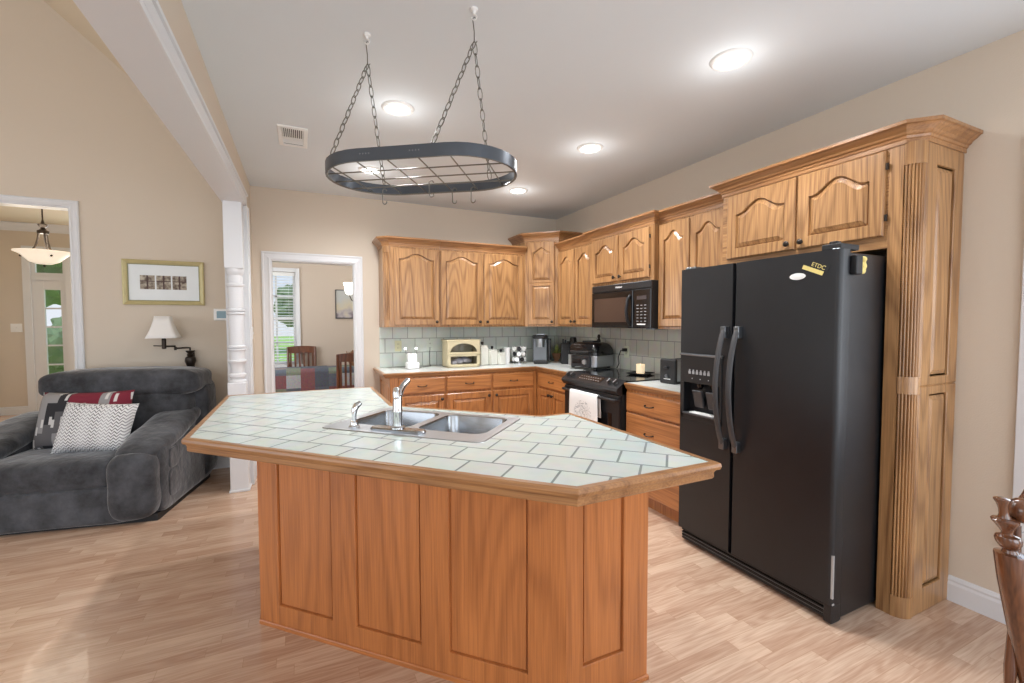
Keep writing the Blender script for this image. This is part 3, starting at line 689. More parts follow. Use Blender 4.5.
cell(bm, MBc, 0, .325, 0, .868, .070, .145, .05, 0, t=.016, flat=True, outer=.0005, recess=.009, q=.006, gw=.006)
box(bm, (.325, 0, 0), (wB, .868, .016), MBc)
obj('side_panel', bm, CHE['z'], t)
obj('base_moulding', sweep(B(), [(-.196, 3.2), (-.196, 2.323), (2.127-yB, yB), (1.19, yB), (1.19, 1.93)], [(0, 0), (.006, 0), (.006, .016), (.003, .02), (0, .02)]), CHE['x'], t)
# island top, with a cut-out for the sink
top = [(-.425, 3.40), (-.425, 2.217), (.705, 1.064), (1.235, 1.064), (1.235, 1.945), (1.075, 1.945), (.445, 2.575), (.445, 3.40)]
SU, SV = Vector((.7071, -.7071, 0)), Vector((.7071, .7071, 0)); S0 = Vector((.067, 2.169, 0))
SW, SD = .79, .49
hole = [S0+SU*a+SV*b_ for a, b_ in ((.02, .02), (SW-.02, .02), (SW-.02, SD-.02), (.02, SD-.02))]
def holed(bm, z):
    vo = [bm.verts.new((x, y, z)) for x, y in top]; vh = [bm.verts.new((p.x, p.y, z)) for p in hole]
    ed = [bm.edges.new((v[i], v[(i+1) % len(v)])) for v in (vo, vh) for i in range(len(v))]
    bmesh.ops.triangle_fill(bm, edges=ed, use_beauty=True)
    return vo, vh
t = thing('island_worktop', 'white diagonal-tiled island top with a moulded oak edge', 'counter', (.689, 1.044, .865), -PI/4)
bm = B(); o1, h1 = holed(bm, .868); o2, h2 = holed(bm, .918)
for a, b_ in ((o1, o2), (h1, h2)):
    for i in range(len(a)): bm.faces.new((a[i], a[(i+1) % len(a)], b_[(i+1) % len(b_)], b_[i]))
obj('tile_surface', bm, TOPTILE, t)
IN = [(0, .862), (.006, .862), (.010, .868), (.010, .884), (.015, .893), (.024, .896), (.027, .906), (.025, .916), (.020, .9195), (0, .9195)]
bm = B(); sweep(bm, top, IN, closed=True); obj('wood_edge', bm, EDGE['x'], t)
# sink
t = thing('sink', 'stainless steel double-bowl sink set into the island top', 'sink', tuple(S0+Vector((0, 0, .918))), -PI/4)
def W2(a, b_, z): return S0+SU*a+SV*b_+Vector((0, 0, z))
def rr(x0, x1, y0, y1, r, n=5):
    pts = []
    for (cx_, cy_, a0) in ((x1-r, y0+r, -PI/2), (x1-r, y1-r, 0), (x0+r, y1-r, PI/2), (x0+r, y0+r, PI)):
        for i in range(n+1): pts.append((cx_+r*math.cos(a0+PI/2*i/n), cy_+r*math.sin(a0+PI/2*i/n)))
    return pts
bowls = ((.045, .375), (.415, .745)); by0, by1 = .115, .455
bm = B()
outer = [bm.verts.new(W2(a, b_, .9215)) for a, b_ in rr(0, SW, 0, SD, .03)]
ed = [bm.edges.new((outer[i], outer[(i+1) % len(outer)])) for i in range(len(outer))]
for x0, x1 in bowls:
    v = [bm.verts.new(W2(a, b_, .9215)) for a, b_ in rr(x0, x1, by0, by1, .055)]
    ed += [bm.edges.new((v[i], v[(i+1) % len(v)])) for i in range(len(v))]
bmesh.ops.triangle_fill(bm, edges=ed, use_beauty=True)
lip = [bm.verts.new(W2(a, b_, .9178)) for a, b_ in rr(-.003, SW+.003, -.003, SD+.003, .032)]
for i in range(len(outer)): bm.faces.new((outer[i], outer[(i+1) % len(outer)], lip[(i+1) % len(lip)], lip[i]))
obj('rim', bm, STEEL, t, smooth=True)
for x0, x1 in bowls:
    bm = B(); R = []
    for ins, z, r in ((0, .9215, .055), (.004, .912, .054), (.008, .78, .055), (.016, .752, .055), (.04, .742, .05)):
        R.append([bm.verts.new(W2(a, b_, z)) for a, b_ in rr(x0+ins, x1-ins, by0+ins, by1-ins, r)])
    for a, b_ in zip(R, R[1:]):
        for i in range(len(a)): bm.faces.new((a[i], a[(i+1) % len(a)], b_[(i+1) % len(b_)], b_[i]))
    bm.faces.new(R[-1])
    bw = obj('bowl', bm, BSTEEL, t, smooth=True)
    bm = B(); lathe(bm, [(.045, .7425), (.045, .746), (.034, .746), (.03, .743), (0, .743)], Matrix.Translation(W2((x0+x1)/2, .29, 0)), 20); obj('drain', bm, GREYM, bw, smooth=True)
# faucet
fa, fb = .372, .055
F = W2(fa, fb, 0)
t = thing('faucet', 'chrome single-lever kitchen faucet on the sink deck', 'faucet', (F.x, F.y, .9215), -PI/4)
bm = B(); pl = rr(fa-.135, fa+.135, fb-.027, fb+.027, .026)
R = [[bm.verts.new(W2(fa+(a-fa)*k, fb+(b_-fb)*k2, z)) for a, b_ in pl] for k, k2, z in ((1, 1, .9215), (1, 1, .929), (.96, .82, .935))]
for a, b_ in zip(R, R[1:]):
    for i in range(len(a)): bm.faces.new((a[i], a[(i+1) % len(a)], b_[(i+1) % len(b_)], b_[i]))
bm.faces.new(R[0]); bm.faces.new(R[-1]); obj('deck_plate', bm, BSTEEL, t, smooth=True)
MF = Matrix.Translation((F.x, F.y, 0))
bm = B(); lathe(bm, [(.03, .934), (.03, .94), (.021, .946), (.0195, 1.0), (.022, 1.004), (.022, 1.012), (.020, 1.016), (.0195, 1.05), (.017, 1.062), (0, 1.068)], MF, 24); obj('body', bm, CHROME, t, smooth=True)
bm = B(); tube(bm, [F+Vector((0, 0, 1.045)), F+SV*.004+Vector((0, 0, 1.07)), F+SV*.018+Vector((0, 0, 1.09)), F+SV*.045+Vector((0, 0, 1.112)), F+SV*.080+Vector((0, 0, 1.130)), F+SV*.087+Vector((0, 0, 1.128))], [.0195, .0195, .017, .0135, .0145, .010], 14); obj('spout', bm, CHROME, t, smooth=True)
bm = B(); tube(bm, [F+Vector((0, 0, 1.07)), F-SU*.004+Vector((0, 0, 1.090)), F-SU*.005+Vector((0, 0, 1.106)), F-SU*.004+Vector((0, 0, 1.112))], [.0195, .017, .013, .006], 12); obj('lever', bm, CHROME, t, smooth=True)
P = W2(.147, .05, 0)
t = thing('side_sprayer', 'small chrome pull-out sprayer standing beside the faucet', 'sprayer', (P.x, P.y, .9215), -PI/4)
bm = B(); lathe(bm, [(.024, .9215), (.024, .928), (.017, .934), (.015, .948), (.0125, .952), (0, .952)], Matrix.Translation((P.x, P.y, 0)), 18); obj('holder', bm, CHROME, t, smooth=True)
bm = B(); tube(bm, [P+Vector((0, 0, .948)), P+Vector((0, 0, .975)), P+SV*.002+Vector((0, 0, 1.0)), P+SV*.010+SU*.006+Vector((0, 0, 1.018)), P+SV*.028+SU*.012+Vector((0, 0, 1.028))], [.0095, .010, .0135, .0145, .011], 12); obj('spray_head', bm, CHROME, t, smooth=True)

# ------------------------------------------------------------------ appliances
def text_bm(body, size, M, thick=.0006):
    cu = bpy.data.curves.new('lettering', 'FONT'); cu.body = body; cu.size = size; cu.extrude = thick; cu.align_x = 'CENTER'; cu.align_y = 'CENTER'
    to = bpy.data.objects.new('lettering_tmp', cu); C.objects.link(to)
    dg = bpy.context.evaluated_depsgraph_get(); me = bpy.data.meshes.new_from_object(to.evaluated_get(dg))
    bm = B(); bm.from_mesh(me); bm.transform(M)
    bpy.data.objects.remove(to); bpy.data.curves.remove(cu); bpy.data.meshes.remove(me)
    return bm
# refrigerator
t = thing('refrigerator', 'black side-by-side refrigerator with bowed handles and an ice dispenser', 'refrigerator', (2.5, 1.63, 0))
obj('body', boxes(((2.225, 1.178, .02), (2.88, 2.050, 1.70))), BLACK, t, bevel=.006)
MF_ = MRT(2.150)
def rdoor(bm, y0, y1, z0, z1):
    # rounded outer vertical edges
    pl = []
    r = .022
    for i in range(6):
        a = PI + (PI/2)*i/5; pl.append((2.150+r+r*math.cos(a), y0+r+r*math.sin(a)))
    pl = [(2.218, y1), (2.150+.012, y1), (2.150, y1-.012)] + pl + [(2.218, y0)]
    prism(bm, pl, z0, z1)
bm = B(); rdoor(bm, 1.173, 1.707, .095, 1.712); dF = obj('door', bm, BLACK, t, smooth=True)
bm = boxes(((2.150, 1.717, .095), (2.218, 2.083, .835)), ((2.150, 1.717, 1.02), (2.218, 2.083, 1.712)), ((2.150, 1.717, .835), (2.218, 1.785, 1.02)), ((2.150, 2.052, .835), (2.218, 2.083, 1.02)), ((2.205, 1.785, .835), (2.218, 2.052, 1.02)))
dZ = obj('door', bm, BLACK, t)
bm = boxes(((2.143, 1.775, 1.02), (2.151, 2.072, 1.185)), ((2.143, 1.775, .80), (2.151, 1.787, 1.02)), ((2.143, 2.050, .80), (2.151, 2.072, 1.02)), ((2.143, 1.775, .795), (2.151, 2.072, .835)))
ds = obj('dispenser', bm, BLACKM, dZ, bevel=.003)
bm = B(); sweep(bm, [(2.148, 2.078), (2.135, 1.93), (2.142, 1.765)], [(0, 1.185), (.010, 1.186), (.012, 1.193), (.002, 1.200), (0, 1.2)]); obj('trim_lip', bm, GREYM, ds, smooth=True)
bm = boxes(((2.130, 1.79, .826), (2.20, 2.048, .836)),); obj('drip_tray', bm, DGREY, ds, bevel=.003)
bm = boxes(((2.140, 1.83, .837), (2.19, 2.0, .842)), ((2.150, 1.86, .841), (2.175, 1.99, .846))); obj('paper', bm, WPLAST, ds, label='folded white paper on the drip tray')
for y in (1.855, 1.955):
    bm = B(); box(bm, (0, -.035, 0), (.02, .035, .11), Matrix.Translation((2.172, y, .87)) @ Matrix.Rotation(-.25, 4, 'Y')); obj('paddle', bm, DGREY, ds, bevel=.008)
    bm = B(); lathe(bm, [(.022, 1.02), (.018, .998), (.012, .985), (0, .985)], Matrix.Translation((2.18, y, 0)), 14); obj('spout', bm, BLACKG, ds, smooth=True)
PRINT = plain('pale_print', srgb(170, 174, 178), .5)
for k in range(6): obj('icon', boxes(((2.1415, 1.855+k*.028, 1.075), (2.1432, 1.872+k*.028, 1.092)), ((2.1415, 1.858+k*.028, 1.092), (2.1432, 1.868+k*.028, 1.102))), PRINT, ds)
for k in range(3): obj('indicator', boxes(((2.1415, 1.86+k*.06, 1.045), (2.1432, 1.866+k*.06, 1.051))), PRINT, ds)
def bow(parent, y):
    ys = []
    for i in range(17):
        s = i/16; z = .70+.65*s; o = .020 + .062*math.sin(PI*s)**.75
        ys.append((2.150-o, y, z))
    bm = B(); n = len(ys); rings = []
    for i, p in enumerate(ys):
        w = .017; th = .010
        rings.append([bm.verts.new((p[0]+th*math.sin(a)*1.0, p[1]+w*math.cos(a), p[2])) for a in [2*PI*k/12 for k in range(12)]])
    for a, b_ in zip(rings, rings[1:]):
        for k in range(12): bm.faces.new((a[k], a[(k+1) % 12], b_[(k+1) % 12], b_[k]))
    bm.faces.new(rings[0]); bm.faces.new(rings[-1])
    h = obj('handle', bm, DGREY, parent, smooth=True)
    obj('handle_mount', boxes(((2.118, y-.017, 1.30), (2.151, y+.017, 1.365))), GREYM, h, bevel=.004)
    obj('handle_mount', boxes(((2.118, y-.017, .675), (2.151, y+.017, .735))), GREYM, h, bevel=.004)
bow(dZ, 1.752); bow(dF, 1.668)
bm = boxes(((2.185, 1.178, .012), (2.23, 2.078, .088)))
for k in range(4): box(bm, (2.172, 1.215, .018+k*.018), (2.19, 2.075, .027+k*.018))
obj('kick_grille', bm, BLACKM, t)
obj('grille_trim', boxes(((2.168, 1.215, .034), (2.174, 2.07, .037)), ((2.168, 1.215, .054), (2.174, 2.07, .057))), GREYM, t)
obj('corner_foot', boxes(((2.158, 1.176, .008), (2.225, 1.214, .092))), BLACK, t, bevel=.005)
obj('hinge_cover', boxes(((2.158, 1.18, 1.712), (2.30, 1.262, 1.738)), ((2.165, 1.20, 1.738), (2.20, 1.235, 1.750))), BLACKM, t, bevel=.004)
obj('hinge_plate', boxes(((2.156, 1.183, 1.706), (2.215, 1.215, 1.716))), STEEL, t, bevel=.002, label='bright steel hinge plate')
obj('hinge_cover', boxes(((2.165, 1.99, 1.712), (2.26, 2.07, 1.726))), GREYM, t, bevel=.004)
bm = B(); rdoor(bm, 1.1722, 1.176, .13, .33); obj('scuff', boxes(((2.1545, 1.1725, .13), (2.163, 1.1815, .33)), ((2.1535, 1.174, .10), (2.168, 1.1715, .108))), plain('worn_white', srgb(170, 168, 166), .7), t, label='pale worn paint at the bottom corner'); bm.free()
# stickers on the fridge
m_ = frame_M((2.149, 1.285, 1.632), (0, -1, 0)) @ Matrix.Rotation(-.42, 4, 'Z')
t = thing('fridge_sticker', 'yellow and black slanted sticker on the black fridge door', 'sticker', (2.149, 1.285, 1.632))
obj('strip', boxes(((-.055, -.016, 0), (.045, .003, .0012)), M=m_), YELLOW, t)
obj('backing', boxes(((-.030, .005, 0), (.060, .034, .0010)), M=m_), BLACKM, t)
obj('lettering', text_bm('ETDC', .026, m_ @ Matrix.Translation((.012, .018, .0016))), YELLOW, t)
bm = B(); lathe(bm, [(.038, 0), (.038, .0015), (0, .0025)], frame_M((2.149, 1.362, 1.605), (0, -1, 0)) @ Matrix.Diagonal((1, .42, 1, 1)), 28)
props(obj('fridge_magnet', bm, WPLAST, loc=(2.149, 1.362, 1.605)), 'white oval magnet on the black fridge door', 'magnet')
bm = B(); box(bm, (2.225, 1.150, 1.60), (2.275, 1.179, 1.685)); obj_c = thing('magnetic_clip', 'black magnetic clip holding a yellow flower on the side of the fridge', 'clip', (2.25, 1.16, 1.62))
obj('clip_body', bm, BLACKM, obj_c, bevel=.006)
bm = B()
for k in range(6):
    a = 2*PI*k/6; bmesh.ops.create_icosphere(bm, subdivisions=2, radius=.017, matrix=Matrix.Translation((2.292+.016*math.cos(a), 1.163, 1.640+.022*math.sin(a))) @ Matrix.Diagonal((1, .5, 1, 1)))
bmesh.ops.create_icosphere(bm, subdivisions=2, radius=.014, matrix=Matrix.Translation((2.285, 1.155, 1.668)))
obj('flower', bm, YELLOW, obj_c, smooth=True)
# microwave
t = thing('microwave', 'black over-the-range microwave under the short wall cabinet', 'microwave', (2.7, 3.135, 1.335))
obj('body', boxes(((2.522, 2.738, 1.340), (2.900, 3.535, 1.7245))), BLACKM, t, bevel=.004)
M = MRT(2.522)
bm = B(); slab(bm, M, -3.535, -2.738, 1.665, 1.7245, .018, .006); v = obj('vent_panel', bm, BLACK, t)
obj('logo', text_bm('Whirlpool', .022, M @ Matrix.Translation((-3.14, 1.695, .0185))), WPLAST, v)
bm = B(); slab(bm, M, -3.535, -2.955, 1.342, 1.660, .020, .006); d = obj('door', bm, BLACKG, t)
obj('door_window', boxes(((-3.49, 1.392, .0195), (-3.035, 1.605, .0212)), M=M), plain('smoked_brown_glass', srgb(74, 58, 50), .12, var=.1), d)
bm = B(); tube(bm, [M @ Vector(p) for p in ((-2.985, 1.37, .02), (-2.99, 1.40, .045), (-2.992, 1.49, .058), (-2.99, 1.585, .045), (-2.985, 1.615, .02))], [.012, .013, .014, .013, .012], 10); obj('handle', bm, BLACK, d, smooth=True)
bm = B(); slab(bm, M, -2.950, -2.738, 1.342, 1.660, .020, .006); p = obj('control_panel', bm, BLACKG, t)
bm = B()
for r_ in range(6):
    for c_ in range(3): box(bm, (-2.905+c_*.045, 1.395+r_*.026, .0195), (-2.905+c_*.045+.024, 1.395+r_*.026+.007, .0207), M)
obj('buttons', bm, plain('button_print', srgb(150, 150, 150), .5), p)
obj('display', boxes(((-2.905, 1.575, .0195), (-2.79, 1.605, .0207)), M=M), plain('display_dark', srgb(60, 52, 52), .2), p)
obj('label_plate', boxes(((-2.90, 1.368, .0195), (-2.80, 1.378, .0207)), M=M), WPLAST, p)
obj('underside_lamp', boxes(((2.60, 2.80, 1.330), (2.84, 2.90, 1.341))), GREYM, t)
# range
t = thing('range', 'black slide-in electric range with glass top and sloped knob panel', 'stove', (2.55, 3.19, 0))
y0, y1 = 2.783, 3.600
obj('body', boxes(((2.262, y0, .02), (2.890, y1, .905))), BLACKM, t)
obj('cooktop', boxes(((2.30, y0-.006, .9185), (2.893, y1+.004, .9275))), BLACKG, t, bevel=.004)
bm = B(); Mx = Matrix(((1, 0, 0, 0), (0, 0, 1, 0), (0, 1, 0, 0), (0, 0, 0, 1)))
prism(bm, [(2.325, .930), (2.305, .932), (2.212, .872), (2.206, .850), (2.23, .820), (2.29, .815), (2.325, .86)], y0, y1, Mx); pn = obj('control_panel', bm, BLACK, t, bevel=.003)
nrm = Vector((-.06, 0, .093)).normalized()
for k, y in enumerate((3.545, 3.475, 2.93, 2.855)):
    m = frame_M((2.258, y, .902), (0, -1, 0), nrm.cross(Vector((0, -1, 0))))
    bm = B(); lathe(bm, [(.024, 0), (.024, .006), (.019, .010), (.018, .026), (0, .028)], m, 18); kn = obj('knob', bm, BLACKM, pn, smooth=True)
    obj('knob_mark', boxes(((-.004, -.02, .026), (.004, .02, .031)), M=m), STEEL, kn)
m = frame_M((2.262, 3.21, .9045), (0, -1, 0), nrm.cross(Vector((0, -1, 0))))
bm = boxes(((-.17, -.030, 0), (.17, .035, .0015)), M=m); dp = obj('touch_pad', bm, BLACKG, pn)
bm = B()
for k in range(9):
    box(bm, (-.15+k*.034, -.018, .0015), (-.15+k*.034+.018, -.012, .0022), m); box(bm, (-.15+k*.034, .012, .0015), (-.15+k*.034+.018, .018, .0022), m)
obj('pad_print', bm, plain('pad_marks', srgb(160, 150, 148), .4), dp)
M = MRT(2.262)
bm = B(); slab(bm, M, -y1+.008, -y0-.008, .20, .805, .024, .006); od = obj('oven_door', bm, BLACK, t)
obj('oven_window', boxes(((-3.50, .30, .0235), (-2.88, .66, .0255)), M=M), BLACKG, od)
bm = B(); tube(bm, [M @ Vector(p) for p in ((-3.575, .775, .02), (-3.572, .775, .052), (-3.55, .775, .058), (-2.83, .775, .058), (-2.808, .775, .052), (-2.805, .775, .02))], .013, 12); obj('handle', bm, BLACK, od, smooth=True)
bm = B(); slab(bm, M, -y1+.008, -y0-.008, .035, .185, .022, .006); obj('drawer', bm, BLACK, t)
bm = B()
for (x, y, r) in ((2.47, 3.41, .10), (2.47, 2.98, .11), (2.73, 3.42, .08), (2.73, 2.97, .08)):
    for q in (r, r*.62):
        a = [bm.verts.new((x+rad*math.cos(2*PI*i/40), y+rad*math.sin(2*PI*i/40), .9278)) for rad in (q,) for i in range(40)]; b_ = [bm.verts.new((x+(q-.003)*math.cos(2*PI*i/40), y+(q-.003)*math.sin(2*PI*i/40), .9278)) for i in range(40)]
        for i in range(40): bm.faces.new((a[i], a[(i+1) % 40], b_[(i+1) % 40], b_[i]))
obj('burner_rings', bm, DGREY, t)
# towel on the oven handle
def towel_mat():
    m, n, b = _mat('printed_towel')
    tcn = N(n, 'ShaderNodeTexCoord'); mp = N(n, 'ShaderNodeMapping'); mp.inputs['Scale'].default_value = (1, 12, 20)
    no = N(n, 'ShaderNodeTexNoise'); no.inputs['Scale'].default_value = 1.6; no.inputs['Detail'].default_value = 3; no.inputs['Distortion'].default_value = 1.2
    n.links.new(tcn.outputs['Object'], mp.inputs[0]); n.links.new(mp.outputs[0], no.inputs['Vector'])
    r = N(n, 'ShaderNodeValToRGB'); r.color_ramp.interpolation = 'LINEAR'
    e = r.color_ramp.elements; e[0].position = .47; e[0].color = (0, 0, 0, 1); e[1].position = .495; e[1].color = (1, 1, 1, 1)
    e2 = r.color_ramp.elements.new(.53); e2.color = (0, 0, 0, 1)
    n.links.new(no.outputs['Fac'], r.inputs[0])
    # print only in a round patch in the middle of the cloth
    sx = N(n, 'ShaderNodeVectorMath', operation='LENGTH'); m2 = N(n, 'ShaderNodeMapping'); m2.inputs['Scale'].default_value = (0, 7.5, 8.5); m2.inputs['Location'].default_value = (0, 0, 0)
    n.links.new(tcn.outputs['Object'], m2.inputs[0]); n.links.new(m2.outputs[0], sx.inputs[0])
    lt = N(n, 'ShaderNodeMath', operation='LESS_THAN'); lt.inputs[1].default_value = 1.0; n.links.new(sx.outputs['Value'], lt.inputs[0])
    mu = N(n, 'ShaderNodeMath', operation='MULTIPLY'); n.links.new(lt.outputs[0], mu.inputs[0]); n.links.new(r.outputs[0], mu.inputs[1])
    mx = N(n, 'ShaderNodeMix', data_type='RGBA'); mx.inputs[6].default_value = srgb(232, 232, 230); mx.inputs[7].default_value = srgb(128, 130, 136)
    n.links.new(mu.outputs[0], mx.inputs[0]); n.links.new(mx.outputs[2], b.inputs['Base Color']); b.inputs['Roughness'].default_value = .9
    return m
bm = B(); hx = 2.262-.058; G = []
prof = [(hx+.018, .60), (hx+.017, .70), (hx+.0165, .775), (hx+.011, .789), (hx, .793), (hx-.011, .789), (hx-.0165, .775), (hx-.019, .70), (hx-.021, .60), (hx-.022, .52), (hx-.022, .445)]
for j in range(21):
    s = j/20; y = 3.425-.415*s
    G.append([bm.verts.new((x+(.006*math.sin(s*9+z*6)*(max(0, .775-z)/.3) if x < hx else 0), y-(.02*s*(max(0, .775-z)/.3)), z+(-.012*math.sin(s*PI) if z < .5 else 0))) for x, z in prof])
for a, b_ in zip(G, G[1:]):
    for k in range(len(prof)-1): bm.faces.new((a[k], a[k+1], b_[k+1], b_[k]))
o = obj('dish_towel', bm, towel_mat(), loc=(hx, 3.215, .60), smooth=True)
md = o.modifiers.new('th', 'SOLIDIFY'); md.thickness = .0025
props(o, 'white printed dish towel hanging over the oven handle', 'towel')

# ------------------------------------------------------------------ on the counters
def outlet(name, label, cat, M, h=.115, w=.072, mat=IVORY, kind='outlet'):
    t = thing(name, label, cat, M.translation)
    bm = B(); slab(bm, M, -w/2, w/2, -h/2, h/2, .006, .003); obj('cover_plate', bm, mat, t)
    if kind == 'outlet':
        for s in (-.021, .021):
            bm = B(); slab(bm, M @ Matrix.Translation((0, s, .005)), -.016, .016, -.014, .014, .003, .001); f = obj('socket', bm, mat, t)
            obj('slots', boxes(((-.008, s-.005, .008), (-.005, s+.006, .0086)), ((.005, s-.005, .008), (.008, s+.006, .0086)), M=M), BLACKM, f)
    else:
        obj('switch_lever', boxes(((-.004, -.011, .005), (.004, .011, .013)), M=M), mat, t, bevel=.001)
    return t
YF = YB-.010
outlet('power_outlet', 'pale outlet on the tiles above the small white glowing lamp', 'outlet', frame_M((.937, YF, 1.142), (1, 0, 0)), mat=plain('pale_yellow_plate', srgb(214, 214, 176), .4))
outlet('power_outlet', 'pale outlet on the tiles next to the bread box', 'outlet', frame_M((1.285, YF, 1.140), (1, 0, 0)), mat=plain('pale_green_plate', srgb(206, 216, 204), .4))
outlet('power_outlet', 'outlet on the tiles behind the range with a black plug in it', 'outlet', frame_M((XR-.010, 3.50, 1.10), (0, -1, 0)), mat=plain('pale_plate', srgb(212, 216, 190), .4))
bm = B(); box(bm, (2.855, 3.485, 1.105), (2.890, 3.520, 1.135)); tube(bm, [(2.86, 3.50, 1.12), (2.835, 3.515, 1.115), (2.835, 3.55, 1.05), (2.85, 3.56, .98), (2.84, 3.58, .935)], .005, 8)
cord_bm = bm
# small glowing lamp
t = thing('table_lamp', 'small white glowing lamp with two tiny bulbs on the rear counter', 'lamp', (1.03, 4.60, .9185))
c_ = Vector((1.03, 4.60, 0))
obj('lamp_base', boxes(((.968, 4.54, .9185), (1.092, 4.66, .985))), WPLAST, t, bevel=.012)
obj('housing', boxes(((.982, 4.585, .985), (1.078, 4.66, 1.075))), WPLAST, t, bevel=.012)
bm = B(); bmesh.ops.create_uvsphere(bm, u_segments=24, v_segments=14, radius=.030, matrix=Matrix.Translation((1.03, 4.575, 1.03)) @ Matrix.Diagonal((1, .6, 1, 1))); obj('glowing_globe', bm, LAMPON, t, smooth=True)
for x in (.962, 1.072):
    bm = B(); tube(bm, [(x+.01, 4.62, 1.07), (x+.003, 4.615, 1.10), (x, 4.61, 1.118)], .003, 6); s_ = obj('stalk', bm, WIRE, t)
    bm = B(); bmesh.ops.create_uvsphere(bm, u_segments=12, v_segments=8, radius=.011, matrix=Matrix.Translation((x, 4.61, 1.125))); obj('bulb', bm, LAMPON, s_, smooth=True)
bm = B(); tube(bm, [(1.095, 4.63, .9235), (1.15, 4.68, .9235), (1.20, 4.70, .9235), (1.26, 4.75, .9235), (1.272, 4.83, .935), (1.278, 4.85, 1.05), (1.283, 4.855, 1.115)], .0035, 6)
obj('cord', bm, DGREY, t)
# bread box
t = thing('bread_box', 'cream wooden bread box with arched window and glass front', 'bread box', (1.555, 4.60, .9185), -.06)
Mb = Matrix.Translation((1.555, 4.60, .9185)) @ Matrix.Rotation(-.06, 4, 'Z')
x0, x1, yf, yb = -.175, .175, -.11, .13
bm = boxes(((x0, yf, 0), (x0+.014, yb, .275)), ((x1-.014, yf, 0), (x1, yb, .275)), ((x0, yf, 0), (x1, yb, .014)), ((x0, yb-.01, 0), (x1, yb, .275)), M=Mb)
obj('side_boards', bm, CREAM, t)
obj('lid', boxes(((x0-.012, yf-.006, .275), (x1+.012, yb, .290)), M=Mb), CREAM, t, bevel=.003)
# arched upper front
bm = B(); mv = Mb @ Matrix.Translation((0, yf, .150)) @ Matrix.Rotation(PI/2, 4, 'X')
n = 24
def arch(zz, r1, r2, w): return [(x0*w*math.cos(0), 0)]
outer = []; inn = []
for i in range(n+1):
    a = PI*i/n; inn.append((.145*math.cos(a), .012+.092*math.sin(a)))
    s = i/n
    # walk the rectangle border
    p = s*(2*.125+.35)
    outer.append((x1, p) if p < .125 else ((x1-(p-.125), .125) if p < .475 else (x0, .125-(p-.475))))
for z0_, z1_ in ((0, .012),):
    vo0 = [bm.verts.new(mv @ Vector((x, y, z0_))) for x, y in outer]; vi0 = [bm.verts.new(mv @ Vector((x, y, z0_))) for x, y in inn]
    vo1 = [bm.verts.new(mv @ Vector((x, y, z1_))) for x, y in outer]; vi1 = [bm.verts.new(mv @ Vector((x, y, z1_))) for x, y in inn]
    for i in range(n):
        bm.faces.new((vo1[i], vo1[i+1], vi1[i+1], vi1[i])); bm.faces.new((vi0[i], vi0[i+1], vo0[i+1], vo0[i])); bm.faces.new((vi1[i], vi1[i+1], vi0[i+1], vi0[i])); bm.faces.new((vo0[i], vo0[i+1], vo1[i+1], vo1[i]))
box(bm, (x0, 0, 0), (x1, .012, .012), mv)
obj('arched_front', bm, CREAM, t)
bm = boxes(((x0-.006, yf-.016, .140), (x1+.006, yf, .156)), ((x0, yf-.012, .008), (x0+.032, yf, .14)), ((x1-.032, yf-.012, .008), (x1, yf, .14)), ((x0, yf-.012, .008), (x1, yf, .034)), ((x0, yf-.012, .118), (x1, yf, .14)), M=Mb)
obj('door', bm, CREAM, t, bevel=.002)
obj('glass', boxes(((x0+.02, yf-.003, .02), (x1-.02, yf-.001, .13)), ((x0+.02, yf+.002, .155), (x1-.02, yf+.004, .26)), M=Mb), GLASS, t)
bm = boxes(((x0+.015, yf+.02, .146), (x1-.015, yb-.012, .152)), M=Mb); obj('shelf_board', bm, IRON, t)
bm = B()
for k in range(9): bmesh.ops.create_icosphere(bm, subdivisions=2, radius=1, matrix=Mb @ Matrix.Translation((-.08+.02*k, -.02+.02*(k % 3), .05+.022*(1-abs(k-5)/5))) @ Matrix.Diagonal((.04, .04, .032, 1)))
for v in bm.verts: v.co += Vector((random.uniform(-1, 1), random.uniform(-1, 1), random.uniform(-1, 1)))*.005
props(obj('bread_bag', bm, plain('pale_plastic_bag', srgb(196, 198, 210), .4, var=.25, scale=30), loc=(1.58, 4.6, .935), smooth=True), 'pale plastic bag of bread inside the cream bread box', 'bread bag')
# canisters
def canister(x, y, r, h, label):
    t = thing('canister', label, 'canister', (x, y, .9185), .3, 'white canisters beside the bread box')
    M = Matrix.Translation((x, y, .9185)) @ Matrix.Rotation(.3, 4, 'Z')
    obj('jar', boxes(((-r, -r, 0), (r, r, h)), M=M), IVORY, t, bevel=.010)
    l = obj('lid', boxes(((-r*.92, -r*.92, h-.002), (r*.92, r*.92, h+.016)), M=M), IVORY, t, bevel=.006)
    bm = B(); lathe(bm, [(.007, h+.015), (.008, h+.028), (.016, h+.036), (.016, h+.05), (0, h+.058)], M, 14); obj('knob', bm, BLACKM, l, smooth=True)
canister(1.825, 4.66, .050, .205, 'tallest of the white canisters, next to the bread box')
canister(1.935, 4.64, .046, .155, 'middle-sized white canister with black knob')
canister(2.035, 4.62, .040, .118, 'smallest white canister with black knob, next to a slim white container')
bm = B(); lathe(bm, [(.030, .9185), (.036, 1.08), (.038, 1.085), (.038, 1.10), (.032, 1.105), (0, 1.105)], Matrix.Translation((2.13, 4.66, 0)), 20)
props(obj('container', bm, WPLAST, loc=(2.13, 4.66, .9185), smooth=True), 'slim white cylindrical container beside the coffee pod carousel', 'container')
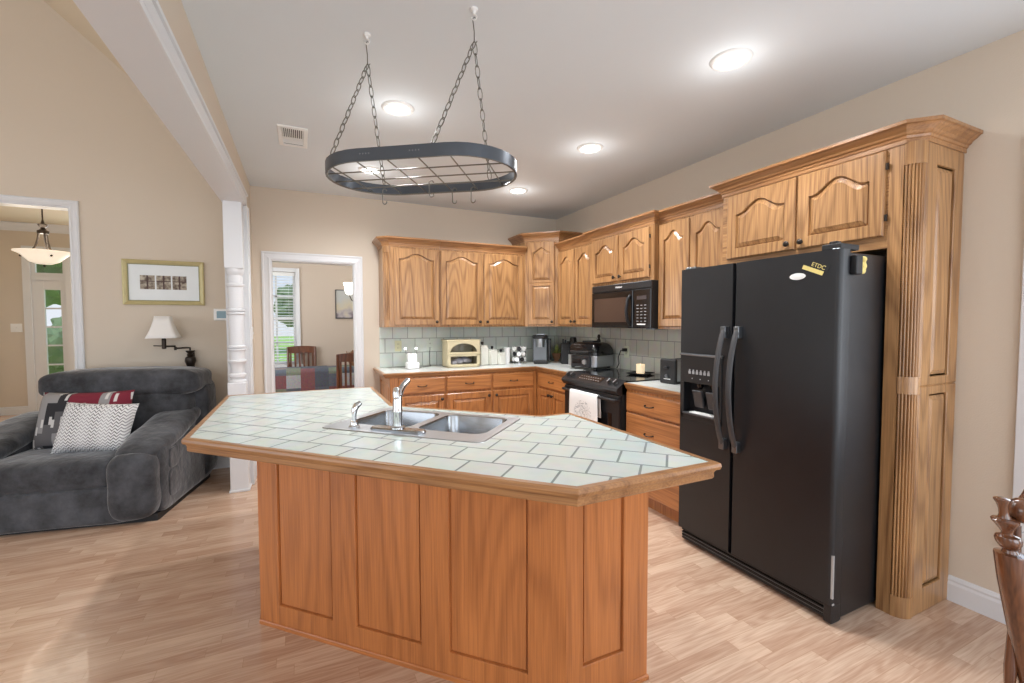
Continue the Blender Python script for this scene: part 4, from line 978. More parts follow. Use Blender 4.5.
# coffee pod carousel
px, py = 2.265, 4.62
t = thing('pod_carousel', 'chrome coffee pod carousel full of white and black pods', 'pod rack', (px, py, .9185))
bm = B(); lathe(bm, [(.082, .9185), (.082, .926), (.012, .930), (.010, 1.12), (.014, 1.13), (0, 1.135)], Matrix.Translation((px, py, 0)), 24); obj('stand', bm, CHROME, t, smooth=True)
bm = B()
for z in (.945, 1.005, 1.065, 1.115): tube(bm, [(px+.074*math.cos(2*PI*i/24), py+.074*math.sin(2*PI*i/24), z) for i in range(24)], .002, 6, closed=True)
obj('wire_rings', bm, CHROME, t)
k_ = 0
for z in (.972, 1.034, 1.092):
    for i in range(8):
        a = 2*PI*i/8 + (.3 if z > 1 else 0)
        m = Matrix.Translation((px+.05*math.cos(a), py+.05*math.sin(a), z)) @ Matrix.Rotation(a, 4, 'Z') @ Matrix.Rotation(PI/2, 4, 'Y')
        bm = B(); lathe(bm, [(.018, -.010), (.0225, .024), (.0255, .025), (.0255, .028), (0, .029)], m, 14)
        o = obj('coffee_pod', bm, WPLAST if k_ % 3 else BLACKM, loc=m.translation, smooth=True)
        props(o, None, 'coffee pod', 'coffee pods in the chrome carousel')
        o['label'] = 'white coffee pod in the chrome carousel' if k_ % 3 else 'black coffee pod in the chrome carousel'; k_ += 1
# coffee maker
t = thing('coffee_maker', 'grey and black single-cup coffee maker in the counter corner', 'coffee maker', (2.53, 4.60, .9185), -.45)
Mk = Matrix.Translation((2.53, 4.60, .9185)) @ Matrix.Rotation(-.45, 4, 'Z')
obj('body', boxes(((-.085, -.02, 0), (.085, .14, .30)), M=Mk), plain('silver_grey_plastic', srgb(128, 132, 136), .35, metal=.3), t, bevel=.018)
obj('base', boxes(((-.08, -.16, 0), (.08, 0, .028)), M=Mk), BLACKM, t, bevel=.008)
obj('drip_tray', boxes(((-.055, -.15, .028), (.055, -.03, .036)), M=Mk), DGREY, t, bevel=.002)
bm = B(); prism(bm, rr(-.088, .088, -.155, .145, .07), .285, .325, Mk); obj('head', bm, BLACKM, t, bevel=.012)
bm = B(); lathe(bm, [(.042, .19), (.046, .20), (.048, .29), (.046, .30), (0, .30)], Mk @ Matrix.Translation((0, -.10, 0)), 22); obj('pod_holder', bm, STEEL, t, smooth=True)
bm = B(); tube(bm, [Mk @ Vector(p) for p in ((-.045, -.12, .325), (-.045, -.15, .338), (.045, -.15, .338), (.045, -.12, .325))], .007, 8); obj('handle', bm, STEEL, t, smooth=True)
obj('water_tank', boxes(((.087, -.03, .02), (.125, .12, .285)), M=Mk), BLACKG, t, bevel=.010)
# plant
t = thing('potted_plant', 'small green plant in a brown footed pot beside the coffee maker', 'plant', (2.80, 4.68, .9185))
bm = B(); lathe(bm, [(.03, .9185), (.034, .925), (.026, .945), (.045, .965), (.055, 1.0), (.055, 1.02), (.046, 1.02), (.045, 1.0), (0, 1.0)], Matrix.Translation((2.80, 4.68, 0)), 20); obj('pot', bm, TERRA, t, smooth=True)
bm = B(); rn = random.Random(4)
for k in range(46):
    a = rn.uniform(0, 2*PI); el = rn.uniform(.2, 1.4); L = rn.uniform(.08, .16)
    d_ = Vector((math.cos(a)*math.cos(el), math.sin(a)*math.cos(el), math.sin(el))); s_ = d_.cross(Vector((0, 0, 1))).normalized()*.011
    o_ = Vector((2.80, 4.68, 1.005)); v = [bm.verts.new(o_+d_*L*.15), bm.verts.new(o_+d_*L*.55+s_), bm.verts.new(o_+d_*L+Vector((0, 0, -.012))), bm.verts.new(o_+d_*L*.55-s_)]
    bm.faces.new(v)
obj('leaves', bm, GREEN, t)
# tall black canisters
t = thing('knife_block', 'tall black knife block standing next to the small plant', 'knife block', (2.75, 4.38, .9185), -.5)
Mk = Matrix.Translation((2.75, 4.38, .9185)) @ Matrix.Rotation(-.5, 4, 'Z')
obj('block', boxes(((-.06, -.07, 0), (.045, .06, .235)), M=Mk), BLACKM, t, bevel=.008)
for k in range(3): obj('knife_handle', boxes(((-.045+k*.028, -.012, .235), (-.027+k*.028, .012, .285-.01*k)), M=Mk), BLACK, t, bevel=.005)
bm = B(); lathe(bm, [(.042, .9185), (.045, .925), (.045, 1.17), (.039, 1.19), (.039, 1.205), (.032, 1.225), (0, 1.23)], Matrix.Translation((2.75, 4.235, 0)), 24)
t = thing('tumbler', 'tall black insulated bottle between knife block and countertop grill', 'bottle', (2.75, 4.235, .9185)); obj('bottle', bm, BLACKG, t, smooth=True)
bm = B(); tube(bm, [(2.75+.034, 4.222, 1.14), (2.805, 4.20, 1.13), (2.805, 4.20, 1.08), (2.75+.034, 4.222, 1.07)], .006, 8); obj('handle', bm, BLACKM, t, smooth=True)
# countertop grill
t = thing('countertop_grill', 'black and steel domed countertop grill beside the range top', 'grill', (2.69, 3.76, .9285), PI/2)
Mg = Matrix.Translation((2.68, 3.80, .9285)) @ Matrix.Rotation(-PI/2+.30, 4, 'Z')   # local -y faces the room
def roundbox(bm, a, b_, r, M, n=5):
    pl = rr(a[0], b_[0], a[1], b_[1], r, n); prism(bm, pl, a[2], b_[2], M)
bm = B(); roundbox(bm, (-.19, -.15, .02), (.19, .15, .135), .035, Mg); obj('base', bm, STEEL, t, bevel=.006)
bm = B()
for sx, sy in ((-1, -1), (-1, 1), (1, -1), (1, 1)): lathe(bm, [(.018, 0), (.018, .022), (0, .022)], Mg @ Matrix.Translation((sx*.14, sy*.11, 0)), 12)
obj('feet', bm, BLACKM, t)
bm = B(); R = []
for k in range(9):
    s = k/8; ins = .085*(s**2.2); R.append([bm.verts.new(Mg @ Vector((a, b_, .138+.125*math.sin(s*PI/2)))) for a, b_ in rr(-.195+ins*1.1, .195-ins*1.1, -.155+ins, .155-ins, .05)])
for a, b_ in zip(R, R[1:]):
    for i in range(len(a)): bm.faces.new((a[i], a[(i+1) % len(a)], b_[(i+1) % len(b_)], b_[i]))
bm.faces.new(R[0]); bm.faces.new(R[-1]); obj('lid', bm, BLACKG, t, smooth=True)
obj('lid_vent', boxes(((-.07, -.05, .262), (.07, .05, .276)), M=Mg), BLACKM, t, bevel=.004)
bm = B(); tube(bm, [Mg @ Vector(p) for p in ((-.11, -.150, .165), (-.11, -.185, .17), (.11, -.185, .17), (.11, -.150, .165))], .010, 10); obj('handle', bm, BLACKM, t, smooth=True)
bm = B(); roundbox(bm, (-.12, -.172, .018), (.12, -.148, .130), .01, Mg); cp = obj('control_panel', bm, BLACK, t, bevel=.004)
bm = B(); lathe(bm, [(.026, 0), (.024, .014), (0, .016)], Mg @ Matrix.Translation((.06, -.172, .07)) @ Matrix.Rotation(PI/2, 4, 'X'), 18); obj('dial', bm, STEEL, cp, smooth=True)
bm = boxes(((-.10, -.1735, .05), (.01, -.1715, .10)), M=Mg); obj('display', bm, BLACKG, cp); obj('power_cord', cord_bm, BLACKM, t)
# pepper mill behind the grill
bm = B(); lathe(bm, [(.022, .9185), (.024, .93), (.018, .97), (.021, 1.10), (.016, 1.16), (.020, 1.18), (.020, 1.205), (.011, 1.222), (.018, 1.24), (.012, 1.262), (0, 1.266)], Matrix.Translation((2.84, 3.88, 0)), 18)
props(obj('pepper_mill', bm, IRON, loc=(2.84, 3.88, .9185), smooth=True), 'dark bronze pepper mill showing above the countertop grill', 'pepper mill')
# candle on a black plate at the back of the range
t = thing('candle_plate', 'black square plate at the back of the range under a candle', 'plate', (2.72, 3.10, .9285), .5)
Mp = Matrix.Translation((2.72, 3.10, .9285)) @ Matrix.Rotation(.5, 4, 'Z')
bm = B(); R = [[bm.verts.new(Mp @ Vector((x*w, y*w, z))) for x, y in ((-1, -1), (1, -1), (1, 1), (-1, 1))] for w, z in ((.07, 0), (.10, .014), (.096, .016), (.068, .006))]
for a, b_ in zip(R, R[1:]):
    for i in range(4): bm.faces.new((a[i], a[(i+1) % 4], b_[(i+1) % 4], b_[i]))
bm.faces.new(R[0]); bm.faces.new(R[-1]); obj('dish', bm, BLACKM, t)
t = thing('candle', 'lit jar candle glowing on the black plate', 'candle', (2.72, 3.10, .935))
bm = B(); lathe(bm, [(.032, .935), (.036, .94), (.037, 1.015), (.035, 1.018), (.034, 1.01), (.034, .99), (0, .99)], Matrix.Translation((2.72, 3.10, 0)), 20); obj('wax', bm, plain('candle_wax', srgb(246, 226, 190), .4, emit=(1, .78, .5, 1), estr=.6), t, smooth=True)
bm = B(); lathe(bm, [(0, .992), (.005, .998), (.006, 1.005), (.002, 1.018), (0, 1.022)], Matrix.Translation((2.72, 3.10, 0)), 10); obj('flame', bm, GLOW, t, smooth=True)
# toaster
t = thing('toaster', 'black and steel toaster on the counter beside the fridge', 'toaster', (2.68, 2.60, .9185), .12)
Mt = Matrix.Translation((2.68, 2.60, .9185)) @ Matrix.Rotation(.12, 4, 'Z')
bm = B(); roundbox(bm, (-.135, -.065, .012), (.135, .065, .185), .02, Mt); obj('body', bm, STEEL, t, bevel=.018)
bm = B(); roundbox(bm, (-.155, -.072, 0), (-.12, .072, .190), .012, Mt); e_ = obj('end_cap', bm, BLACKM, t, bevel=.012)
obj('lever', boxes(((-.178, -.018, .12), (-.154, .018, .135)), M=Mt), BLACK, e_, bevel=.004)
bm = B(); lathe(bm, [(.016, 0), (.014, .012), (0, .013)], Mt @ Matrix.Translation((-.155, 0, .06)) @ Matrix.Rotation(-PI/2, 4, 'Y'), 16); obj('dial', bm, GREYM, e_, smooth=True)
obj('logo', boxes(((-.1565, -.03, .035), (-.155, .03, .040)), M=Mt), WPLAST, e_)
bm = B(); roundbox(bm, (.12, -.072, 0), (.155, .072, .190), .012, Mt); obj('end_cap', bm, BLACKM, t, bevel=.012)
obj('slots', boxes(((-.10, -.038, .1845), (.10, -.014, .187)), ((-.10, .014, .1845), (.10, .038, .187)), M=Mt), BLACKM, t)
obj('base', boxes(((-.13, -.066, 0), (.13, .066, .018)), M=Mt), BLACKM, t)

# ------------------------------------------------------------------ ceiling fixtures
def can(x, y, label, watts=84):
    t = thing('recessed_light', label, 'ceiling light', (x, y, HC), group='recessed ceiling lights')
    bm = B(); lathe(bm, [(.066, HC-.002), (.070, HC-.011), (.080, HC-.013), (.092, HC-.008), (.096, HC-.001), (.096, HC+.002)], Matrix.Translation((x, y, 0)), 36)
    bm.faces.ensure_lookup_table()
    for f in [f for f in bm.faces if len(f.verts) > 4]: bm.faces.remove(f)
    obj('trim_ring', bm, WPLAST, t, smooth=True)
    bm = B(); lathe(bm, [(0, HC-.017), (.035, HC-.0165), (.062, HC-.013), (.068, HC-.008), (.068, HC+.001)], Matrix.Translation((x, y, 0)), 32); obj('lens', bm, LAMPON, t, smooth=True)
    l = bpy.data.lights.new('can_lamp', 'SPOT'); l.energy = watts; l.spot_size = math.radians(160); l.spot_blend = .9; l.shadow_soft_size = .07; l.color = (.98, .985, 1)
    o = bpy.data.objects.new('can_lamp', l); C.objects.link(o); o.location = (x, y, HC-.03)
    l = bpy.data.lights.new('can_glow', 'POINT'); l.energy = 1.25; l.shadow_soft_size = .06; l.color = (1, .99, .98)
    o = bpy.data.objects.new('can_glow', l); C.objects.link(o); o.location = (x, y, HC-.15)
can(.55, 2.763, 'recessed ceiling light seen between the chains above the pot rack')
can(.55, 3.955, 'recessed ceiling light showing through the grid of the pot rack')
can(1.93, 1.575, 'recessed ceiling light out in front of the fridge, largest in view')
can(1.95, 2.785, 'recessed ceiling light in front of the range, second from the rear wall')
can(1.93, 3.955, 'recessed ceiling light by the corner cabinet, at the end of the pot rack')
t = thing('air_vent', 'white metal ceiling vent with dark slots above the doorway', 'vent', (-.03, 3.475, HC))
bm = boxes(((-.122, 3.31, HC-.008), (-.085, 3.65, HC)), ((.028, 3.31, HC-.008), (.065, 3.65, HC)), ((-.122, 3.31, HC-.008), (.065, 3.345, HC)), ((-.122, 3.60, HC-.008), (.065, 3.65, HC)))
bm.free(); bm = B()
x0, x1, y0, y1 = -.118, .066, 3.305, 3.655
sweep(bm, [(x0, y0), (x1, y0), (x1, y1), (x0, y1)], [(0, HC), (0, HC-.006), (-.004, HC-.010), (-.026, HC-.010), (-.030, HC-.004), (-.030, HC)], closed=True)
obj('frame', bm, WPLAST, t)
bm = B(); box(bm, (x0+.02, y0+.02, HC-.003), (x1-.02, y1-.02, HC-.001)); obj('backing', bm, BLACKM, t)
bm = B()
for k in range(11):
    xx = x0+.034+k*.0116; box(bm, (-.0028, y0+.03, -.006), (.0028, y1-.14, .004), Matrix.Translation((xx, 0, HC-.006)))
box(bm, (x0+.02, y1-.16, HC-.009), (x1-.02, y1-.135, HC-.002))
for k in range(5): box(bm, (x0+.025, -.003, -.004), (x1-.025, .003, .004), Matrix.Translation((0, y1-.128+k*.018, HC-.005)) @ Matrix.Rotation(.5, 4, 'X'))
obj('slats', bm, WPLAST, t)

# pot rack hung from two ceiling hooks
RC = Vector((.48, 1.921, 2.008)); RT = -.604; RL, RW, RH = .819, .467, .048
ru, rv = Vector((math.cos(RT), math.sin(RT), 0)), Vector((-math.sin(RT), math.cos(RT), 0))
t = thing('pot_rack', 'oval dark metal pot rack hanging on chains above the island', 'pot rack', tuple(RC), RT)
def stadium(L, Wd, n=16, ns=10):
    r = Wd/2; s = L/2-r; p = []
    for i in range(n+1): a = -PI/2+PI*i/n; p.append((s+r*math.cos(a), r*math.sin(a)))
    for i in range(1, ns): p.append((s-2*s*i/ns, r))
    for i in range(n+1): a = PI/2+PI*i/n; p.append((-s+r*math.cos(a), r*math.sin(a)))
    for i in range(1, ns): p.append((-s+2*s*i/ns, -r))
    return p
bm = B(); so, si = stadium(RL, RW), stadium(RL-.007, RW-.007)
def RP(a, b_, z): return RC+ru*a+rv*b_+Vector((0, 0, z))
A = [[bm.verts.new(RP(a, b_, z)) for a, b_ in q] for q, z in ((so, 0), (so, RH), (si, RH), (si, 0))]
for k in range(4):
    p, q = A[k], A[(k+1) % 4]
    for i in range(len(p)): bm.faces.new((p[i], p[(i+1) % len(p)], q[(i+1) % len(q)], q[i]))
obj('band', bm, RACKM, t, smooth=True)
bm = B(); tube(bm, [RP(a, b_, .002) for a, b_ in stadium(RL-.014, RW-.014)], .0035, 8, closed=True)
r_ = RW/2-.008; s_ = RL/2-RW/2
for k in range(3):
    v = (-.105+.105*k); e = s_+math.sqrt(r_*r_-v*v); tube(bm, [RP(-e, v, .004), RP(e, v, .004)], .0028, 7)
for k in range(6):
    u = -.315+.126*k; e = r_ if abs(u) < s_ else math.sqrt(max(0, r_*r_-(abs(u)-s_)**2)); tube(bm, [RP(u, -e, .0085), RP(u, e, .0085)], .0028, 7)
obj('wire_grid', bm, WIRE, t)
bm = B()
for k in range(4): bm2 = lathe(bm, [(.003, 0), (.003, .002), (0, .003)], frame_M(RP(-.16+.012*k, -RW/2, RH*.55), ru), 8)
for k in range(4): lathe(bm, [(.003, 0), (.003, .002), (0, .003)], frame_M(RP(.04+.012*k, -RW/2, RH*.55), ru), 8)
obj('rivets', bm, GREYM, t)
H1, H2 = Vector((.291, 2.126, HC)), Vector((.667, 1.775, HC))
def hook_chain(Hk, ends):
    top = Hk-Vector((0, 0, .135))
    for e in ends:
        d = e-top; n = max(3, int(d.length/.040)); bm = B()
        dn = d.normalized(); s1 = dn.orthogonal().normalized(); s2 = dn.cross(s1)
        for i in range(n):
            c = top+d*((i+.5)/n); s = s1 if i % 2 else s2
            ll = d.length/n*.5+.004; w = .0095
            pts = []
            for k in range(14):
                a = 2*PI*k/14; pts.append(c+dn*(ll*math.sin(a))+s*(w*math.cos(a)))
            tube(bm, pts, .0021, 6, closed=True)
        obj('chain', bm, WIRE, t)
def stad_at(u, side):
    e = RW/2 if abs(u) < s_ else math.sqrt(max(0, (RW/2)**2-(abs(u)-s_)**2)); return RP(u, side*(e-.004), RH)
hook_chain(H1, (stad_at(-.30, -1), stad_at(-.27, 1))); hook_chain(H2, (stad_at(.13, -1), stad_at(.25, 1)))
def s_hook(parent, top, h, r, mat=WIRE, rad=.0026, uu=None, name='hook', **kw):
    uu = uu or ru
    pts = []
    for i in range(9): a = PI*i/8; pts.append(top+uu*(r-r*math.cos(a))*-1+Vector((0, 0, r*math.sin(a)))) 
    pts = [p+uu*(2*r) for p in pts]
    # pts runs from (2r) to 0 above; now the shank and the lower bend
    pts = pts[::1]
    low = top+Vector((0, 0, -h))
    for i in range(10): a = PI+PI*1.1*i/9; pts.append(low+uu*(r+r*math.cos(a))+Vector((0, 0, r*math.sin(a))))
    bm = B(); tube(bm, pts, rad, 7); return obj(name, bm, mat, parent, smooth=True, **kw)
for u, v in ((.0, .09), (.07, .215), (.16, .215), (-.26, .17)):
    s_hook(t, RP(u, v, .006), .052, .010)
for i, (Hk, lb) in enumerate(((H1, 'white ceiling hook holding the pot rack chains nearer the white beam'), (H2, 'white ceiling hook holding the pot rack chains farther from the white beam'))):
    k = thing('ceiling_hook', lb, 'hook', tuple(Hk), RT, 'ceiling hooks')
    bm = B(); lathe(bm, [(.016, HC), (.016, HC-.006), (.008, HC-.012), (.006, HC-.022), (0, HC-.024)], Matrix.Translation((Hk.x, Hk.y, 0)), 16); obj('socket', bm, WPLAST, k, smooth=True)
    bm = B(); tube(bm, [Hk+Vector((0, 0, -.018))] + [Hk+ru*(.011*math.sin(a))+Vector((0, 0, -.034+.011*math.cos(a))) for a in [PI*1.5*j/10 for j in range(11)]], .003, 8); obj('eye_hook', bm, WPLAST, k, smooth=True)
    bm = B(); tube(bm, [Hk+Vector((0, 0, -.040))+ru*.008, Hk+Vector((0, 0, -.032)), Hk+Vector((0, 0, -.04))-ru*.006, Hk+Vector((0, 0, -.09)), Hk+Vector((0, 0, -.13)), Hk+Vector((0, 0, -.139))+ru*.006, Hk+Vector((0, 0, -.13))+ru*.012], .0022, 7); obj('long_hook', bm, WIRE, k, smooth=True)

# ------------------------------------------------------------------ living room
from mathutils import noise as mnoise
def sup(bm, c, h, M, e1=.35, e2=.35, nu=44, nv=26, wr=0.0, ws=6.0):
    f = lambda v, e: math.copysign(abs(v)**e, v)
    rows = []
    for j in range(nv+1):
        ph = -PI/2+PI*j/nv; row = []
        for i in range(nu):
            th = 2*PI*i/nu
            p = Vector((h[0]*f(math.cos(ph), e1)*f(math.cos(th), e2), h[1]*f(math.cos(ph), e1)*f(math.sin(th), e2), h[2]*f(math.sin(ph), e1)))+Vector(c)
            if wr: p += p.normalized()*0 + (p-Vector(c)).normalized()*wr*mnoise.noise(p*ws)
            row.append(p)
            if j in (0, nv): break
        rows.append([bm.verts.new(M @ p) for p in row])
    for a, b_ in zip(rows, rows[1:]):
        for i in range(nu):
            k = (i+1) % nu
            if len(a) == 1: bm.faces.new((a[0], b_[k], b_[i]))
            elif len(b_) == 1: bm.faces.new((a[i], a[k], b_[0]))
            else: bm.faces.new((a[i], a[k], b_[k], b_[i]))
    return bm
SR = math.radians(-10.5); SOFA = (-.925, 3.80, 0); SWd = 1.30
MS = Matrix.Translation(SOFA) @ Matrix.Rotation(SR, 4, 'Z')     # local: x from -SWd (far arm) to 0, y 0 (front) to 1.05
t = thing('recliner', 'oversized charcoal velvet recliner with puffy arms facing the kitchen', 'armchair', SOFA, SR)
bm = B(); box(bm, (-SWd+.03, .07, .0), (-.03, 1.0, .05), MS); obj('plinth', bm, BLACKM, t)
bm = B(); sup(bm, (-SWd/2, .17, .145), (SWd/2-.16, .145, .13), MS, .22, .2, wr=.010); obj('front_panel', bm, VELVET, t, smooth=True)
bm = B(); sup(bm, (-SWd/2, .46, .355), (.405, .43, .125), MS, .40, .26, wr=.014); obj('seat_cushion', bm, VELVET, t, smooth=True)
bm = B(); sup(bm, (-.54, .92, .48), (.575, .12, .44), MS, .2, .2); obj('back_frame', bm, VELVET, t, smooth=True)
bm = B(); sup(bm, (-.54, .80, .66), (.49, .15, .20), MS, .4, .35, wr=.012); obj('lumbar_cushion', bm, VELVET, t, smooth=True)
bm = B(); sup(bm, (-.525, .82, .905), (.55, .17, .118), MS, .50, .16, wr=.018, ws=9); obj('head_cushion', bm, VELVET, t, smooth=True)
for sgn, xa in ((1, -.140), (-1, -SWd+.140)):
    bm = B(); sup(bm, (xa, .56, .275), (.138, .47, .245), MS, .22, .14, wr=.006); a_ = obj('arm', bm, VELVET, t, smooth=True)
    bm = B(); sup(bm, (xa-.02*sgn, .075, .265), (.145, .085, .235), MS, .55, .55, wr=.014); obj('arm_front', bm, VELVET, a_, smooth=True)
    Mr = MS @ Matrix.Translation((xa-.015*sgn, .50, .565)) @ Matrix.Rotation(.22, 4, 'X')
    bm = B(); sup(bm, (0, -.03, 0), (.152, .45, .075), Mr, .8, .5, wr=.016, ws=7); obj('arm_pad', bm, VELVET, a_, smooth=True)
bm = B(); sup(bm, (-.004, .26, .40), (.012, .075, .075), MS, .5, .3); sup(bm, (-.004, .26, .22), (.012, .085, .10), MS, .5, .3); obj('side_pocket', bm, VELVET, t, smooth=True)

def pillow_bm(w, h, th, M, n=18):
    bm = B(); S = []
    for sg in (1, -1):
        g = []
        for j in range(n+1):
            row = []
            for i in range(n+1):
                u, v = -1+2*i/n, -1+2*j/n
                pin = 1-.07*(1-abs(u)**2)*0-.06*((1-v*v)*abs(u)**3); pin2 = 1-.06*((1-u*u)*abs(v)**3)
                z = sg*th*((1-u**4)*(1-v**4))**.5
                row.append(bm.verts.new(M @ Vector((u*w/2*pin, z, v*h/2*pin2))))
            g.append(row)
        S.append(g)
    for g in S:
        for j in range(n):
            for i in range(n): bm.faces.new((g[j][i], g[j][i+1], g[j+1][i+1], g[j+1][i]))
    bmesh.ops.remove_doubles(bm, verts=bm.verts, dist=.0005)
    return bm
def pattern_pillow():
    m, n, b = _mat('abstract_block_fabric')
    tcn = N(n, 'ShaderNodeTexCoord'); sx = N(n, 'ShaderNodeSeparateXYZ'); cx_ = N(n, 'ShaderNodeCombineXYZ')
    n.links.new(tcn.outputs['Object'], sx.inputs[0]); n.links.new(sx.outputs['Z'], cx_.inputs[0]); n.links.new(sx.outputs['X'], cx_.inputs[1])
    br = N(n, 'ShaderNodeTexBrick'); br.inputs['Scale'].default_value = 1; br.inputs['Brick Width'].default_value = .15; br.inputs['Row Height'].default_value = .065; br.inputs['Mortar Size'].default_value = 0; br.offset = .4
    br.inputs['Color1'].default_value = (0, 0, 0, 1); br.inputs['Color2'].default_value = (1, 1, 1, 1); br.inputs['Bias'].default_value = 0
    n.links.new(cx_.outputs[0], br.inputs['Vector'])
    r = N(n, 'ShaderNodeValToRGB'); r.color_ramp.interpolation = 'CONSTANT'; e = r.color_ramp.elements
    e[0].position = 0; e[0].color = srgb(122, 34, 52); e[1].position = .25; e[1].color = srgb(176, 174, 172)
    for p, c in ((.45, srgb(42, 42, 46)), (.62, srgb(148, 146, 146)), (.85, srgb(96, 94, 96))): x = e.new(p); x.color = c
    n.links.new(br.outputs['Color'], r.inputs[0])
    b2 = N(n, 'ShaderNodeTexBrick'); b2.inputs['Scale'].default_value = 1; b2.inputs['Brick Width'].default_value = .055; b2.inputs['Row Height'].default_value = .018; b2.inputs['Mortar Size'].default_value = 0; b2.offset = .37
    b2.inputs['Color1'].default_value = (0, 0, 0, 1); b2.inputs['Color2'].default_value = (1, 1, 1, 1)
    n.links.new(cx_.outputs[0], b2.inputs['Vector'])
    gt = N(n, 'ShaderNodeMath', operation='GREATER_THAN'); gt.inputs[1].default_value = .86; n.links.new(b2.outputs['Color'], gt.inputs[0])
    mx = N(n, 'ShaderNodeMix', data_type='RGBA'); mx.inputs[7].default_value = srgb(206, 204, 202)
    n.links.new(gt.outputs[0], mx.inputs[0]); n.links.new(r.outputs[0], mx.inputs[6]); n.links.new(mx.outputs[2], b.inputs['Base Color']); b.inputs['Roughness'].default_value = .9
    return m
def woven_pillow():
    m, n, b = _mat('woven_chain_fabric')
    tcn = N(n, 'ShaderNodeTexCoord'); sx = N(n, 'ShaderNodeSeparateXYZ'); n.links.new(tcn.outputs['Object'], sx.inputs[0])
    def M(op, a, bv=None):
        x = N(n, 'ShaderNodeMath', operation=op)
        for i, v in enumerate((a, bv)):
            if v is None: continue
            if isinstance(v, (int, float)): x.inputs[i].default_value = v
            else: n.links.new(v, x.inputs[i])
        return x.outputs[0]
    zig = M('ABSOLUTE', M('SUBTRACT', M('FRACT', M('MULTIPLY', sx.outputs['X'], 36.0)), .5))
    ln = M('FRACT', M('ADD', M('MULTIPLY', sx.outputs['Z'], 46.0), M('MULTIPLY', zig, 1.6)))
    st = M('LESS_THAN', ln, .38)
    band = M('ADD', M('MULTIPLY', M('SINE', M('MULTIPLY', sx.outputs['X'], 52.0)), .3), .5)
    mx0 = N(n, 'ShaderNodeMix', data_type='RGBA'); mx0.inputs[6].default_value = srgb(180, 180, 182); mx0.inputs[7].default_value = srgb(66, 66, 70); n.links.new(band, mx0.inputs[0])
    mx = N(n, 'ShaderNodeMix', data_type='RGBA'); mx.inputs[6].default_value = srgb(226, 226, 226)
    n.links.new(st, mx.inputs[0]); n.links.new(mx0.outputs[2], mx.inputs[7]); n.links.new(mx.outputs[2], b.inputs['Base Color']); b.inputs['Roughness'].default_value = .9
    return m
loc = (-1.50, 4.43, .655)
Mp = Matrix.Translation(loc) @ Matrix.Rotation(SR-.05, 4, 'Z') @ Matrix.Rotation(-.30, 4, 'X')
bm = pillow_bm(.60, .45, .115, Matrix.Identity(4)); bm.transform(Mp)
o = obj('throw_pillow', bm, pattern_pillow(), loc=loc, rz=SR, smooth=True); props(o, 'grey pillow with burgundy and black blocks leaning on the recliner back', 'pillow')
loc = (-1.365, 4.22, .632)
Mp = Matrix.Translation(loc) @ Matrix.Rotation(SR+.10, 4, 'Z') @ Matrix.Rotation(-.42, 4, 'X') @ Matrix.Rotation(.09, 4, 'Y')
bm = pillow_bm(.44, .37, .10, Matrix.Identity(4)); bm.transform(Mp)
o = obj('throw_pillow', bm, woven_pillow(), loc=loc, rz=SR, smooth=True); props(o, 'smaller white pillow with black woven pattern in front of the patterned one', 'pillow')

# framed picture
t = thing('framed_picture', 'gold-framed picture with three small prints above the wall lamp', 'picture', (-1.115, 5.04, 1.757))
ML = frame_M((-1.113, 5.038, 1.757), (1, 0, 0))
pw, ph = .30, .20
bm = B(); sweep(bm, [(-pw, -ph), (-pw, ph), (pw, ph), (pw, -ph)], [(0, 0), (0, .022), (-.010, .026), (-.028, .018), (-.036, .012), (-.036, 0)], closed=True, M=ML, side=-1)
obj('frame', bm, GOLD, t)
bm = B(); sweep(bm, [(-pw+.036, -ph+.036), (-pw+.036, ph-.036), (pw-.036, ph-.036), (pw-.036, -ph+.036)], [(0, .004), (0, .013), (-.006, .013), (-.006, .004)], closed=True, M=ML, side=-1); obj('inner_fillet', bm, plain('dull_green_fillet', srgb(146, 146, 112), .5), t)
obj('mat_board', boxes(((-pw+.03, -ph+.03, .002), (pw-.03, ph-.03, .006)), M=ML), plain('mat_board', srgb(226, 230, 230), .3), t)
def print_mat():
    m, n, b = _mat('sepia_print'); tcn = N(n, 'ShaderNodeTexCoord'); no = N(n, 'ShaderNodeTexNoise'); no.inputs['Scale'].default_value = 34; no.inputs['Detail'].default_value = 6
    n.links.new(tcn.outputs['Object'], no.inputs['Vector']); r = N(n, 'ShaderNodeValToRGB'); e = r.color_ramp.elements
    e[0].position = .35; e[0].color = srgb(96, 78, 66); e[1].position = .7; e[1].color = srgb(196, 186, 166); n.links.new(no.outputs['Fac'], r.inputs[0]); n.links.new(r.outputs[0], b.inputs['Base Color']); return m
PRT = print_mat()
for k in range(3):
    xx = -.125+k*.118
    obj('print', boxes(((xx-.053, -.060, .006), (xx+.053, .064, .0075)), M=ML), PRT, t)
    obj('print_bars', boxes(((xx-.006, -.060, .0075), (xx+.006, .064, .0085)), ((xx-.053, .008, .0075), (xx+.053, .016, .0085)), M=ML), plain('dark_print', srgb(84, 62, 58), .6), t)
